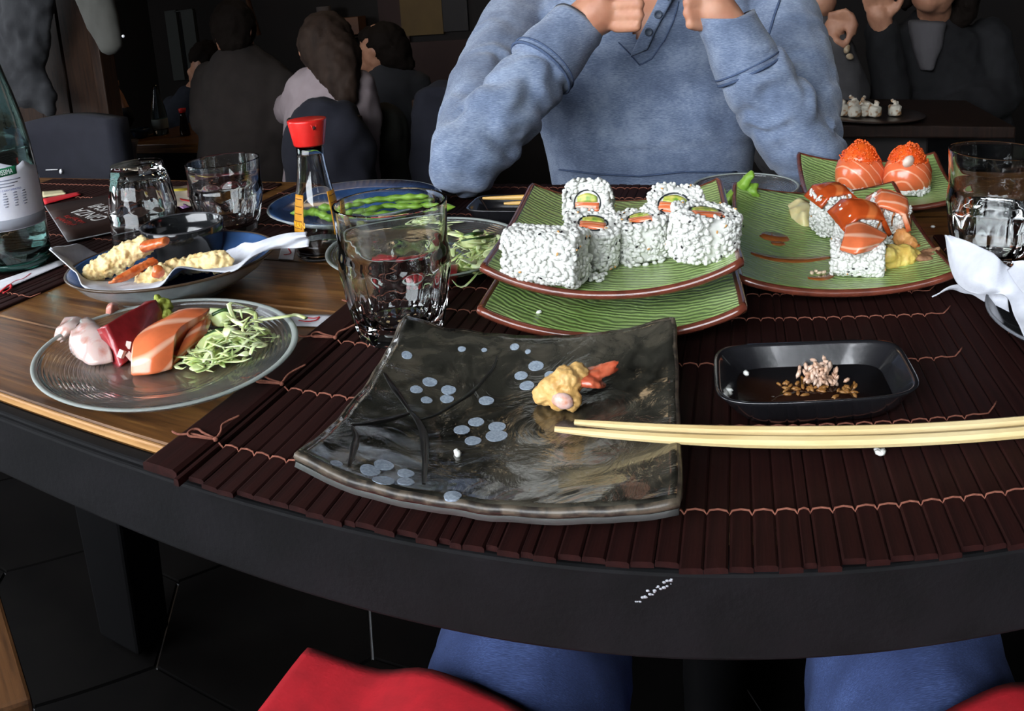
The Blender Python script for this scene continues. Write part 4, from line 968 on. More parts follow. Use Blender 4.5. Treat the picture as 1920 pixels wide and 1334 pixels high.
# ================================================================== more table things
# blue plate of edamame pods
bpc = T(668, 408, 0); brr = .108
bpl = thing('round_plate', 'round blue plate with white underside and green pods behind the soy bottle', 'plate', bpc)
MB().lathe([(.045, 0), (.050, .0005), (.058, .003), (brr*.85, .012), (brr, .021), (brr-.001, .0225), (brr-.004, .0215), (brr*.83, .0135), (.055, .006), (.003, .0055)], 72).build('dish', m_ovout, bpl)
MB().lathe([(brr-.003, .0224), (brr*.83, .0141), (.055, .0066), (.003, .0061), (.003, .0045), (.055, .0050), (brr*.83, .0125), (brr-.003, .0208)], 72, closed=True).build('blue_glaze', m_ovin, bpl)
rs = random.Random(71)
pods = [(640, 386, .030, 10), (690, 376, .032, -8), (735, 372, .038, 15), (785, 378, .034, 4), (810, 390, .026, -20), (700, 398, .022, 30), (755, 393, .026, -12), (650, 405, .018, 25), (610, 402, .016, -30), (720, 412, .016, 8), (585, 396, .018, 40), (770, 368, .044, -4)]
names = ['leftmost high pod of the edamame heap', 'edamame pod at the top left of the heap', 'edamame pod near the top middle of the heap', 'bright edamame pod at the right above the tumbler rim', 'lowest right edamame pod of the heap', 'edamame pod low in the middle of the heap', 'edamame pod in the centre of the heap', 'edamame pod low left behind the soy bottle', 'edamame pod by the left rim of the blue plate', 'edamame pod lowest in front of the heap', 'edamame pod furthest left on the blue plate', 'edamame pod on the very top of the heap']
for (x, y, h, a), nm in zip(pods, names):
    c = T(x, y, h); an = R(a)+.25; d = Vector((cos(an), sin(an), rs.uniform(-.08, .08))); n = Vector((-d.y, d.x, 0)); pts = []; rad = []
    for i in range(25):
        t = i/24*2-1; pts.append(c+d*t*.027+n*.004*(t*t)); rad.append(max(.0006, .0062*(1-abs(t)**3)**.6*(1+.22*cos(t*9.4))))
    o = MB().tube(pts, rad, 9, .75).build('edamame_pod', m_pod, None, loc=c); tag(o, nm, 'edamame', 'edamame pods on the blue plate')
# leaves on the small plate by the sleeve
lv = thing('salad_leaf', 'bright green leaf stalk standing up from the plate near the blue sleeve', 'leaf', T(1365, 368, .02))
mb = MB()
for pts, w in (([(1360, 386, .022), (1376, 366, .030), (1394, 345, .044), (1412, 324, .058)], .0085), ([(1366, 384, .022), (1388, 366, .030), (1404, 354, .038), (1420, 350, .042)], .0095), ([(1376, 388, .02), (1400, 376, .028), (1424, 368, .032)], .010), ([(1350, 392, .02), (1366, 376, .03), (1374, 360, .038)], .008)):
    c = curve([T(*p) for p in pts], 12); mb.tube(c, [w*(.55+.45*sin(pi*i/12))*(1+.2*noise.noise(p*200)) for i, p in enumerate(c)], 9, .55)
o = remesh(mb, .0020, .0016, 120, 1).build('stalk', m_pod, lv, loc=lv.location); o.location = (0, 0, 0)
shreds('shredded_lettuce', 'few pale shreds on the plate by the blue sleeve', [(1430, 372, .018, 16, 5, .004), (1400, 384, .016, 22, 4, .003)], 36, m_lettuce, 43, (.014, .03), (.0014, .003))
# chopsticks far
chopstick('upper of the two yellow chopsticks on the far black dish', T(905, 372, .0265), T(1130, 366, .030), .0017, .0032, 'far yellow chopsticks', wood_mat('yellow_bamboo', S('b98a3e'), S('d3a452'), S('dfb869'), .45, 'X', .06))
chopstick('lower of the two yellow chopsticks on the far black dish', T(945, 382, .0255), T(1135, 374, .029), .0017, .0032, 'far yellow chopsticks', bpy.data.materials['yellow_bamboo'])

# ---- paper things
def quad(name, pts, th, mat, label=None, cat=None, group=None, nu=10, nv=4, wav=0, parent=None):
    """flat paper through four corners fl, fr, br, bl"""
    a, b_, c, d = [Vector(p) for p in pts]
    f = lambda u, v: (a*(1-u)+b_*u)*(1-v)+(d*(1-u)+c*u)*v+Vector((0, 0, wav*(.5+.5*sin(u*6+v*2))))
    cc = f(.5, .5)
    o = MB().slab(f, th, nu, nv).build(name, mat, parent, loc=cc if parent is None else parent.location)
    if parent is not None: o.location = (0, 0, 0)
    return tag(o, label, cat, group)
def red_marks(parent, pts, w=.0006, h=.0008):
    o = MB().tube(curve(pts, 20), w, 5, .4).build('red_print', m_redink, parent, loc=parent.location); o.location = (0, 0, 0)
GW = 'white paper chopstick sleeves'
w1 = quad('chopstick_sleeve', [T(-60, 570, HM+.0010), T(124, 493, HM+.0010), T(118, 485, HM+.0010), T(-60, 546, HM+.0010)], .0008, m_paper, 'white paper chopstick sleeve with red marks at the left edge', 'sleeve', GW)
red_marks(w1, [T(12, 538, HM+.0015), T(28, 527, HM+.0015), T(44, 522, HM+.0015), T(58, 512, HM+.0015)])
red_marks(w1, [T(0, 548, HM+.0015), T(18, 534, HM+.0015), T(20, 541, HM+.0015), T(6, 550, HM+.0015)], .0016)
w2 = quad('chopstick_sleeve', [T(470, 606, .0018), T(610, 612, .0018), T(631, 590, .0018), T(480, 588, .0018)], .0010, m_paper, 'white paper sleeve with red print between glass plate and placemat', 'sleeve', GW)
red_marks(w2, [T(560, 601, .0023), T(578, 603, .0023), T(594, 600, .0023), T(598, 594, .0023)], .0008); red_marks(w2, [T(575, 596, .0023), T(588, 597, .0023), T(600, 595, .0023)], .0007)
w3 = quad('chopstick_sleeve', [T(522, 485, .0018), T(550, 486, .0018), T(556, 455, .0018), T(530, 452, .0018)], .0010, m_paper, 'white paper end with red print beside the soy bottle', 'sleeve', GW)
red_marks(w3, [T(532, 478, .0023), T(545, 475, .0023), T(540, 465, .0023)], .0009)
# menu card
MH = HM+.0005
mc = [T(128, 455, MH), T(345, 408, MH), T(300, 352, MH), T(85, 388, MH)]
mroot = thing('menu_card', 'dark brown menu card with white and red lettering under the upside down tumbler', 'menu', (mc[0]+mc[2])/2)
quad('card', mc, -.0025, M('menu_brown', S('2a1a16'), .45, S('33211b'), 20), parent=mroot)
mb = MB(); per = [p+Vector((0, 0, .0012)) for p in mc]; mb.tube([per[3], per[0], per[1]], .0011, 5); o = mb.build('card_edge', M('menu_edge', S('8a8a8e'), .5), mroot, loc=mroot.location); o.location = (0, 0, 0)
o0 = T(203, 408, MH+.0030); ex = (T(140, 388, MH+.003)-T(203, 410, MH+.003)).normalized(); ez = Vector((0, 0, 1)); ey = ez.cross(ex)
def mtext(body, px, py, size, mat, st=1.0):
    c = T(px, py, MH+.0029)
    return text('lettering', body, size, mat, mroot, lambda co: c+ex*co.x*st+ey*co.y+ez*co.z-mroot.location)
m_mw = M('menu_white', S('d8d6d2'), .5); m_mr = M('menu_red', S('a8302a'), .5)
mtext('GINZA', 168, 402, .034, m_mw, .95); mtext('SUSHI', 199, 391, .034, m_mw, .95)
rs = random.Random(9); mb = MB()
for px, py in ((140, 411), (122, 415)):
    c = T(px, py, MH+.0030)
    for k in range(11):
        for q in range(2):
            p = c+ex*((k-5)*.0066+rs.uniform(-.001, .001))+ey*rs.uniform(-.003, .003); s = (rs.uniform(.0012, .0022), rs.uniform(.005, .008), .0003)
            a = math.atan2(ex.y, ex.x); mb.box(p, s if q else (s[1]*.6, s[0], s[2]), (0, 0, a))
o = mb.build('red_print', m_mr, mroot, smooth=False, loc=mroot.location); o.location = (0, 0, 0); o['kind'] = 'stuff'
# colourful leaflet and red wrapper at the far left
lf = quad('leaflet', [T(318, 392, HM), T(372, 386, HM), T(362, 350, HM), T(312, 352, HM)], -.0012, M('leaflet_paper', S('b8a68c'), .5, S('c9bfae'), 30), 'colourful yellow red and pink leaflet between the two left tumblers', 'leaflet', wav=.002)
for pts, c, w in (([(316, 358), (334, 356), (356, 354)], S('c9b53a'), .010), ([(318, 368), (338, 374), (366, 378)], S('c8242c'), .004), ([(322, 380), (340, 384), (350, 390)], S('a97cb0'), .006)):
    o = MB().tube([T(x, y, HM+.0020) for x, y in pts], w, 6, .06).build('colour_print', M('print_'+str(w), c, .5), lf, loc=lf.location); o.location = (0, 0, 0)
nr = quad('red_packet', [T(84, 384, HM), T(152, 366, HM), T(148, 361, HM), T(80, 374, HM)], -.0014, m_redink, 'thin red paper strip on the far left mat behind the menu', 'paper')
quad('cream_packet', [T(80, 371, HM), T(124, 365, HM), T(118, 359, HM), T(80, 362, HM)], -.003, M('cream_paper', S('c9bf98'), .6), 'small cream packet beside the red strip at the left', 'paper')
bk = quad('red_book', [T(352, 372, HM), T(478, 362, HM), T(462, 338, HM), T(352, 342, HM)], -.004, M('magazine_cover', S('3a1216'), .4, S('4c191d'), 12), 'glossy dark red leaflet seen through the upright tumbler', 'leaflet')
for pts, c, w in (([(360, 346), (385, 350), (402, 352)], S('b8a04a'), .005), ([(420, 348), (440, 344), (456, 342)], S('b52a30'), .006), ([(420, 354), (446, 352)], S('cfcfd4'), .008)):
    o = MB().tube([T(x, y, HM+.0048) for x, y in pts], w, 6, .06).build('colour_print', M('print_b'+str(w), c, .5), bk, loc=bk.location); o.location = (0, 0, 0)

# ---- napkins
m_nap = M('napkin_paper', S('d3d6de'), .8, S('c9ccd5'), 120, bump=.35, bscale=700, bdist=.0006)
def napkin(label, rows, nu=60, nv=30, fold=.003, freq=28, th=.0011, group='white paper napkins', seed=0):
    f = surf([[T(*p) for p in q] for q in rows]); c = f(.5, .5)
    g = lambda u, v: f(u, v)+Vector((0, 0, fold*noise.noise((f(u, v)*freq)+Vector((seed, 0, 0)))))
    return tag(MB().slab(g, th, nu, nv).build('paper_napkin', m_nap, None, loc=c), label, 'napkin', group)
napkin('white paper napkin spread under the tempura in the oval plate', [
    [(92, 467, .050), (140, 508, .036), (162, 541, .033), (215, 545, .031), (268, 545, .031), (303, 534, .034), (334, 505, .043), (385, 508, .036), (438, 503, .037), (474, 478, .045), (522, 468, .043), (578, 462, .047)],
    [(94, 466, .050), (136, 492, .032), (170, 520, .019), (220, 524, .016), (270, 522, .015), (310, 515, .017), (345, 502, .022), (395, 500, .019), (444, 488, .028), (484, 466, .045), (530, 458, .049), (580, 450, .050)],
    [(96, 465, .051), (138, 476, .034), (176, 498, .017), (225, 500, .013), (275, 500, .012), (318, 498, .013), (352, 494, .015), (402, 490, .016), (446, 474, .030), (488, 456, .048), (532, 446, .054), (574, 446, .055)],
    [(98, 464, .051), (142, 459, .043), (175, 470, .027), (228, 482, .014), (278, 485, .012), (322, 486, .012), (356, 485, .013), (404, 482, .016), (440, 464, .032), (482, 450, .048), (530, 438, .056), (576, 437, .057)]], 70, 26, .0035, 40)
npc = Vector((.282, .533, TZ+HM))
dp = thing('dark_plate', 'dark round plate under the white napkin at the right edge', 'plate', npc)
MB().lathe([(.05, 0), (.055, .001), (.085, .010), (.098, .019), (.0975, .0205), (.095, .0195), (.083, .012), (.05, .006), (.003, .006)], 64).build('dish', M('dark_glaze', (.02, .021, .024), .2, Coat__Weight=.4), dp)
MB().lathe([(.0955, .0194), (.0985, .0196), (.0980, .0212), (.0960, .0208)], 64, closed=True).build('rim', M('grey_rim', (.16, .17, .19), .3), dp)
mb = MB()
for k, (rows, nu, nv) in enumerate((([[(1771, 441, .066), (1782, 500, .045), (1800, 537, .034), (1832, 552, .032), (1882, 550, .036), (1900, 585, .032), (1928, 650, .026)],
     [(1774, 442, .067), (1802, 490, .053), (1830, 520, .047), (1860, 535, .042), (1895, 540, .040), (1930, 575, .036), (1990, 640, .030)],
     [(1780, 441, .067), (1830, 458, .066), (1858, 472, .063), (1874, 488, .058), (1890, 502, .050), (1940, 530, .048), (2000, 600, .040)]], 56, 24),
    ([[(1888, 508, .049), (1925, 560, .043), (1990, 600, .038)], [(1900, 498, .054), (1930, 520, .052), (1995, 550, .05)], [(1897, 492, .057), (1930, 488, .061), (2000, 500, .060)]], 24, 14),
    ([[(1748, 555, .012), (1790, 545, .014), (1840, 562, .020), (1892, 584, .022)], [(1752, 553, .013), (1795, 540, .018), (1840, 553, .024), (1890, 566, .026)], [(1756, 550, .014), (1797, 533, .022), (1840, 545, .027), (1888, 552, .031)]], 36, 12))):
    f = surf([[T(*p) for p in q] for q in rows]); mb.slab(lambda u, v: f(u, v)+Vector((0, 0, .0028*noise.noise(f(u, v)*42+Vector((k*3, 0, 0))))), .0011, nu, nv)
tag(mb.build('paper_napkin', m_nap, None, loc=T(1850, 530, .04)), 'crumpled white paper napkin on the dark plate at the right edge', 'napkin', 'white paper napkins')

# ================================================================== the man in the blue sweater
def loft(mb, rings, n=40, sq=2.4):
    vs = []; fs = []
    for (x, y, z, rx, ry) in rings:
        for k in range(n):
            a = 2*pi*k/n; vs.append((x+rx*math.copysign(abs(cos(a))**(2/sq), cos(a)), y+ry*math.copysign(abs(sin(a))**(2/sq), sin(a)), z))
    for j in range(len(rings)-1):
        for k in range(n): fs.append((j*n+k, j*n+(k+1) % n, (j+1)*n+(k+1) % n, (j+1)*n+k))
    fs += [tuple(reversed(range(n))), tuple((len(rings)-1)*n+k for k in range(n))]
    mb.add(vs, fs); return mb
mx = -.147
man = thing('person', 'man in a heathered blue sweater with elbows on the table and hands raised', 'person', (mx, 1.37, .45))
rings = [(mx, 1.39, .45, .165, .13), (mx, 1.375, .60, .165, .12), (mx, 1.365, .72, .178, .120), (mx, 1.36, .82, .196, .122), (mx, 1.355, .90, .205, .120), (mx, 1.355, .965, .200, .100), (mx, 1.36, 1.005, .15, .080), (mx, 1.365, 1.03, .085, .060)]
SL, SR = Vector((mx-.215, 1.345, .945)), Vector((mx+.220, 1.345, .950))
EL, ER = T(872, 305, .050), Y(1516, 290, 1.10)
WL, WR = Y(1078, 52, 1.10), Y(1366, 48, 1.10)
CL, CR = Y(1022, 118, 1.06), Y(1400, 120, 1.10)
def arms(mb, k):
    capsules(mb, [SL, SL.lerp(EL, .5)+Vector((-.012, 0, 0)), EL], [.066+k, .058+k, .047+k]); capsules(mb, [EL, EL.lerp(CL, .5), CL], [.047+k, .048+k, .043+k])
    capsules(mb, [SR, SR.lerp(ER, .5)+Vector((.012, 0, 0)), ER], [.066+k, .058+k, .047+k]); capsules(mb, [ER, ER.lerp(CR, .5), CR], [.052+k, .056+k, .046+k])
def fingers(mb, W_, knuck, mid, tip, dpt):
    for k in range(4):
        a = Y(knuck[0]+(3 if k in (1, 2) else 0), knuck[1]-21*k, dpt); b_ = Y(mid[0]+(5 if k in (1, 2) else 0)*(1 if mid[0] > knuck[0] else -1), mid[1]-21*k, dpt-.012); c = Y(tip[0], tip[1]-21*k, dpt+.016)
        capsules(mb, [a.lerp(W_, .35), a, b_, c], [.0078, .0076, .0074, .0064])
mb = MB(); loft(mb, [(x, y, z, rx-.012, ry-.012) for x, y, z, rx, ry in rings]); arms(mb, -.012)
capsules(mb, [(mx, 1.36, .98), (mx, 1.345, 1.12)], [.058, .056]); mb.ball((mx, 1.325, 1.215), (.076, .096, .115), 3); mb.ball((mx, 1.27, 1.165), (.045, .04, .05), 2)
mb.ball((mx, 1.225, 1.205), (.014, .018, .024), 2); mb.ball((mx-.077, 1.34, 1.21), (.01, .02, .032), 2); mb.ball((mx+.077, 1.34, 1.21), (.01, .02, .032), 2)
capsules(mb, [CL, WL], [.031, .027]); capsules(mb, [CR, WR], [.031, .027])
PL, PR = Y(1122, 22, 1.10), Y(1340, 20, 1.10)
capsules(mb, [WL, PL, Y(1144, 8, 1.10)], [.027, .032, .022]); capsules(mb, [WR, PR, Y(1324, 8, 1.10)], [.027, .030, .021])
fingers(mb, PL, (1157, 52), (1194, 50), (1190, 28), 1.085); fingers(mb, PR, (1316, 50), (1294, 46), (1304, 26), 1.085)
capsules(mb, [PL, Y(1138, -18, 1.08), Y(1166, -34, 1.09)], [.016, .011, .009]); capsules(mb, [PR, Y(1330, -20, 1.08), Y(1306, -34, 1.09)], [.016, .011, .009])
for sx in (-.09, .09): capsules(mb, [(mx+sx, 1.36, .545), (mx+sx*1.3, 1.0, .55), (mx+sx*1.3, 1.05, .09), (mx+sx*1.3, .95, .045)], [.076, .055, .042, .034])
m_skin = M('skin', S('c58f72'), .5, S('b97d62'), 30, Subsurface__Weight=.1, Subsurface__Scale=.01)
def place(o, root): o.parent = root; o.location = tuple(-Vector(root.location)); return o
body = place(remesh(mb, .0036, smooth=2).build('body', m_skin), man)
# sweater: one continuous garment with pulled folds on the sleeves
def heather():
    t = NT('blue_sweater'); t.set(Roughness=.9, Sheen__Weight=.25, Sheen__Roughness=.5)
    n = t.noise(t.coord('Object'), 16, 6, .6); n2 = t.noise(t.coord('Object', (30, 30, 420)), 6, 3); n3 = t.noise(t.coord('Object', (420, 420, 30)), 6, 2)
    a = t.n('ShaderNodeMath', _operation='MULTIPLY_ADD'); a.inputs[1].default_value = .48; t.l(n, a.inputs[0])
    b_ = t.n('ShaderNodeMath', _operation='MULTIPLY'); b_.inputs[1].default_value = .52; t.l(n2, b_.inputs[0]); t.l(b_.outputs[0], a.inputs[2])
    t.l(t.ramp(a.outputs[0], [(.36, S('4d5b75')), (.5, S('70809b')), (.62, S('98a6bd'))]), t.b.inputs['Base Color'])
    w = t.n('ShaderNodeTexWave', Scale=240, Distortion=1.2, Detail=1.0, _bands_direction='Z'); t.l(t.coord('Object'), w.inputs['Vector'])
    t.l(t.bump(w.outputs['Fac'], .35, .001, t.bump(n3, .2, .001)), t.b.inputs['Normal']); return t.m
m_sweat = heather()
def seg_t(p, a, b_): d = b_-a; t = max(0, min(1, (p-a).dot(d)/d.length_squared)); return t, (p-(a+d*t)).length
def folds(p, n_):
    best = None
    for a, b_, ph in ((EL, CL, 0), (ER, CR, 2), (SL, EL, 4), (SR, ER, 6)):
        t, d = seg_t(p, a, b_)
        if d < .075 and (best is None or d < best[1]): best = (t, d, ph, (p-a).length, (b_-a).normalized(), a)
    if best and p.z > TZ+.008:
        t, d, ph, s, ax, a = best; k = noise.noise(p*14+Vector((ph, 0, 0)))
        if ph < 3: return .0085*sin(s*150+6*k+3*noise.noise(p*30))*(.25+.9*abs(noise.noise(p*9+Vector((ph, 5, 0)))))
        return .0075*sin(s*95+7*k)*(.2+t)*abs(noise.noise(p*8+Vector((ph, 9, 1))))*1.6
    if p.y < 1.33 and p.z > .76: return (.011*noise.noise((p.x*7+p.z*5, p.z*11-p.x*3, 2))+.004*noise.noise((p.x*30, p.z*16, 4)))
    return 0
mb = MB(); loft(mb, rings); arms(mb, 0)
q = remesh(mb, .0055, smooth=3, disp=folds)
apex = Y(1199, 80, 1.24)
keep = []
for f in q.f:
    c = sum((Vector(q.v[i]) for i in f), Vector())/len(f)
    v_open = c.y < 1.35 and c.z > apex.z and abs(c.x-apex.x-(c.z-apex.z)*.05) < (c.z-apex.z)*.62 and c.z < 1.06
    if not v_open: keep.append(f)
q.f = keep
sw = place(q.build('sweater', m_sweat), man); sw['label'] = 'heathered blue henley sweater'
from mathutils.bvhtree import BVHTree
bvh = BVHTree.FromPolygons([Vector(p) for p in q.v], q.f)
def hit(px, py, off=.001):
    d = ray(px, py).normalized(); h = bvh.ray_cast(Vector((0, 0, TZ+EYE)), d)
    if h[0] is None: return None
    nn = h[1] if h[1].dot(d) < 0 else -h[1]
    return h[0]+nn*off
def seam(name, pts, w, mat, parent=sw, off=.0012, flat=.6):
    p = []
    for (x0, y0), (x1, y1) in zip(pts, pts[1:]):
        for k in range(6): p.append(hit(x0+(x1-x0)*k/6, y0+(y1-y0)*k/6, off))
    p.append(hit(*pts[-1], off)); p = [x for x in p if x is not None]
    if len(p) < 3: return
    cl = [p[0]]
    for x in p[1:]:
        if (x-cl[-1]).length < .03: cl.append(x)
    if len(cl) < 3: return
    o = MB().tube(cl, w, 6, flat).build(name, mat, parent); return o
m_seam = M('seam', S('43536f'), .9, S('4f6080'), 300)
m_cuffd = m_sweat
# cuffs: wide folded ends of the sleeves
def cuff(C_, W_, lab):
    d = (W_-C_).normalized(); a = C_-d*.012; e = W_+d*.012; n = 40; pts = [a.lerp(e, i/12) for i in range(13)]
    rad = [.0462, .0478, .0470, .0462, .0452, .0440, .0428, .0418, .0410, .0405, .0402, .0402, .0400]
    m = MB(); m.tube(pts+[pts[-1-i] for i in range(1, 10)], rad+[.0375-.0005*i for i in range(1, 10)], n)
    m2 = MB(); m2.f = m.f
    for p in m.v: p = Vector(p); m2.v.append(tuple(p+(p-a.lerp(e, seg_t(p, a, e)[0])).normalized()*.0024*noise.noise(p*34)))
    o = m2.build('cuff', m_sweat, sw); o['label'] = lab
    ang = [i*2*pi/48 for i in range(48)]; x = d.orthogonal().normalized(); y = d.cross(x)
    for off, rr, w in ((.002, .0475, .0022), (.010, .0478, .0014)):
        MB().tube([a+d*off+x*cos(t)*rr+y*sin(t)*rr for t in ang], w, 6, closed=True).build('cuff_seam', m_seam, sw)
cuff(CL, WL, 'wide turned cuff of the sleeve'); cuff(CR, WR, 'wide turned cuff of the sleeve')
# placket and buttons
for side in (1,):
    pts = [Y(1252, -14, 1.228), Y(1234, 27, 1.232), Y(1217, 62, 1.236), Y(1199, 104, 1.240)]
    cp = curve(pts, 20); m = MB(); vs = []
    base = []
    for p in cp:
        h = bvh.ray_cast(Vector((p.x, 1.0, p.z)), Vector((0, 1, 0))); yy = h[0].y if h[0] is not None else p.y
        base.append(Vector((p.x, min(yy, 1.262)-.004, p.z)))
    for i in range(1, 20): base[i].y = (base[max(0, i-1)].y+base[i].y+base[min(20, i+1)].y)/3
    m.slab(lambda u, v: (lambda p: p+Vector((-.013+.026*u, 0, (.010*u if v < .95 else -.02*(.5-abs(u-.5))))))(base[20-int(round((1-v)*0+v*0))] if False else curve(base, 20)[int(round((1-v)*20))]), .004, 8, 20)
    pk = m.build('placket', m_sweat, sw)
    for px, py in ((1234, 27), (1216, 60)):
        k = min(base, key=lambda p: abs(p.z-Y(px, py, 1.235).z)); b0 = Y(px, py, k.y-.006)
        MB().lathe([(.0062, 0), (.0066, .001), (.0062, .0022), (.0046, .0024), (.0042, .0016), (.001, .0016)], 20, mat=Matrix.Translation(b0) @ Euler((R(90), 0, 0)).to_matrix().to_4x4()).build('button', M('button_grey', S('4a5668'), .4), sw)
seam('collar_stitch', [(1272, 4), (1262, 40), (1246, 75), (1222, 110), (1199, 122)], .0014, m_seam); seam('collar_stitch', [(1160, 80), (1178, 98), (1199, 122)], .0014, m_seam)
seam('shoulder_seam', [(1462, 2), (1452, 30), (1444, 60), (1436, 84)], .0022, m_seam)
seam('hem_fold', [(1050, 318), (1120, 326), (1200, 330), (1280, 322), (1380, 322)], .0026, m_seam)
mb = MB(); mb.ball((mx, 1.345, 1.255), (.084, .100, .095), 3); mb.ball((mx, 1.385, 1.20), (.07, .06, .08), 2)
place(remesh(mb, .006, .004, 40).build('hair', M('dark_hair', (.02, .013, .009), .6, bump=.6, bscale=200)), man)
mb = MB(); loft(mb, [(mx, 1.385, .448, .172, .135), (mx, 1.38, .56, .170, .125)])
for sx in (-.09, .09): capsules(mb, [(mx+sx, 1.36, .548), (mx+sx*1.3, 1.0, .552), (mx+sx*1.3, 1.05, .10)], [.09, .072, .062])
place(remesh(mb, .010, smooth=2).build('trousers', M('dark_denim', (.02, .025, .04), .9)), man)
for sx in (-.09, .09): place(remesh(capsules(MB(), [(mx+sx*1.3, 1.06, .058), (mx+sx*1.3, .97, .050), (mx+sx*1.3, .89, .040)], [.052, .048, .038]), .009).build('shoe', m_black), man)
# bench he sits on
bn = thing('bench', 'dark wooden bench under the man in blue', 'bench', (-.15, 1.42, 0))
MB().box((0, 0, .43), (1.0, .36, .035)).build('seat', m_darkwood, bn, smooth=False, bevel=.004)
for x in (-.44, .44):
    for y in (-.14, .14): MB().box((x, y, .206), (.05, .05, .412)).build('leg', m_darkwood, bn, smooth=False, bevel=.003)

# ================================================================== the diner whose lap shows below the table
ph = thing('person', 'seated diner in blue jeans at the near side, only the thighs in view', 'person', (0, .06, .45))
def lap(mb, k):
    for sx, kx in ((-.085, -.152), (.085, .122)): capsules(mb, [(sx, -.02, .525), (sx*.6+kx*.4, .22, .528), (kx, .53, .535), (kx, .56, .30), (kx, .54, .11)], [.085+k, .080+k, .070+k, .055+k, .042+k])
    mb.ball((0, -.06, .545), (.175+k, .115+k, .11+k), 2)
mb = MB(); lap(mb, -.008); 
for kx in (-.152, .122): capsules(mb, [(kx, .54, .12), (kx, .53, .05), (kx, .66, .035)], [.035, .035, .03])
place(remesh(mb, .010, smooth=2).build('body', m_skin), ph)
mb = MB(); lap(mb, 0)
m_jean = NT('denim'); n1 = m_jean.noise(m_jean.coord('Object', (60, 500, 300)), 4, 3); n2 = m_jean.noise(m_jean.coord('Object'), 12, 3)
a_ = m_jean.n('ShaderNodeMath', _operation='MULTIPLY'); m_jean.l(n1, a_.inputs[0]); m_jean.l(n2, a_.inputs[1])
m_jean.l(m_jean.ramp(a_.outputs[0], [(.12, S('27365f')), (.28, S('3a4c7c')), (.42, S('5268a0'))]), m_jean.b.inputs['Base Color']); m_jean.set(Roughness=.9); m_jean.l(m_jean.bump(n1, .4, .001), m_jean.b.inputs['Normal']); m_jean = m_jean.m
jn = remesh(mb, .009, .003, 22, smooth=2)
place(jn.build('jeans', m_jean), ph)
for kx in (-.152, .122):
    place(remesh(capsules(MB(), [(kx, .525, .052), (kx, .63, .048), (kx, .71, .040)], [.046, .044, .036]), .008).build('shoe', M('shoe', (.02, .02, .022), .5)), ph)
jb = BVHTree.FromPolygons([Vector(p) for p in jn.v], jn.f)
def lapz(x, y):
    h = jb.ray_cast(Vector((x, y, 1.0)), Vector((0, 0, -1))); z = h[0].z if h[0] is not None and h[0].z > .54 else .5
    return z
LZ = -.150
fr_ = [(-.272, .390), (-.21, .390), (-.15, .381), (-.10, .362), (-.055, .335), (.01, .305), (.06, .33), (.11, .366), (.17, .382), (.24, .388)]
cl_ = curve([Vector((x, y, 0)) for x, y in fr_], 60)
def red(u, v):
    p = cl_[min(60, int(round(u*60)))]; y = p.y*(1-v)+(.10)*v; x = p.x-.02*v*(1-2*u); 
    z = max(lapz(x+a, y+b_) for a in (-.03, 0, .03) for b_ in (-.02, .02))+.006
    return (x, y, max(z, .594)+.004*noise.noise((x*16, y*16, 1)))
rc = MB().slab(red, .0025, 60, 26); mm = [list(p) for p in rc.v]
o = rc.build('red_napkin', M('red_cloth', S('b81020'), .85, S('a50c1b'), 60, bump=.25, bscale=500), None, loc=(-.02, .3, .6)); tag(o, 'bright red cloth napkin spread over the lap at the bottom', 'napkin')
md = o.modifiers.new('s', 'SMOOTH'); md.iterations = 6
st = thing('stool', 'dark wooden stool under the near diner', 'stool', (0, -.04, 0))
MB().box((0, 0, .418), (.42, .36, .034)).build('seat', m_darkwood, st, smooth=False, bevel=.006)
for x in (-.17, .17):
    for y in (-.14, .14): MB().box((x, y, .2), (.04, .04, .40)).build('leg', m_darkwood, st, smooth=False, bevel=.003)
# wooden stool corner at the lower left
c1 = Y(40, 1288, .42); st2 = thing('stool', 'brown wooden stool top at the lower left below the table', 'stool', (c1.x-.10, c1.y-.10, 0), R(-28))
m_stool = wood_mat('stool_wood', S('3a2412'), S('5a3a1e'), S('6d4a2a'), .5, 'X')
MB().box((0, 0, .455), (.40, .26, .03)).build('seat', m_stool, st2, smooth=False, bevel=.004)
for x in (-.16, .16):
    for y in (-.10, .10): MB().box((x, y, .22), (.035, .035, .44)).build('leg', m_stool, st2, smooth=False, bevel=.003)
# ================================================================== the dim room behind
FZ = -.25
area('ceiling_lamp', (-1.6, 3.6, 2.6), (-1.6, 3.6, 0), .5, .5, 3.0, (1, .72, .42))
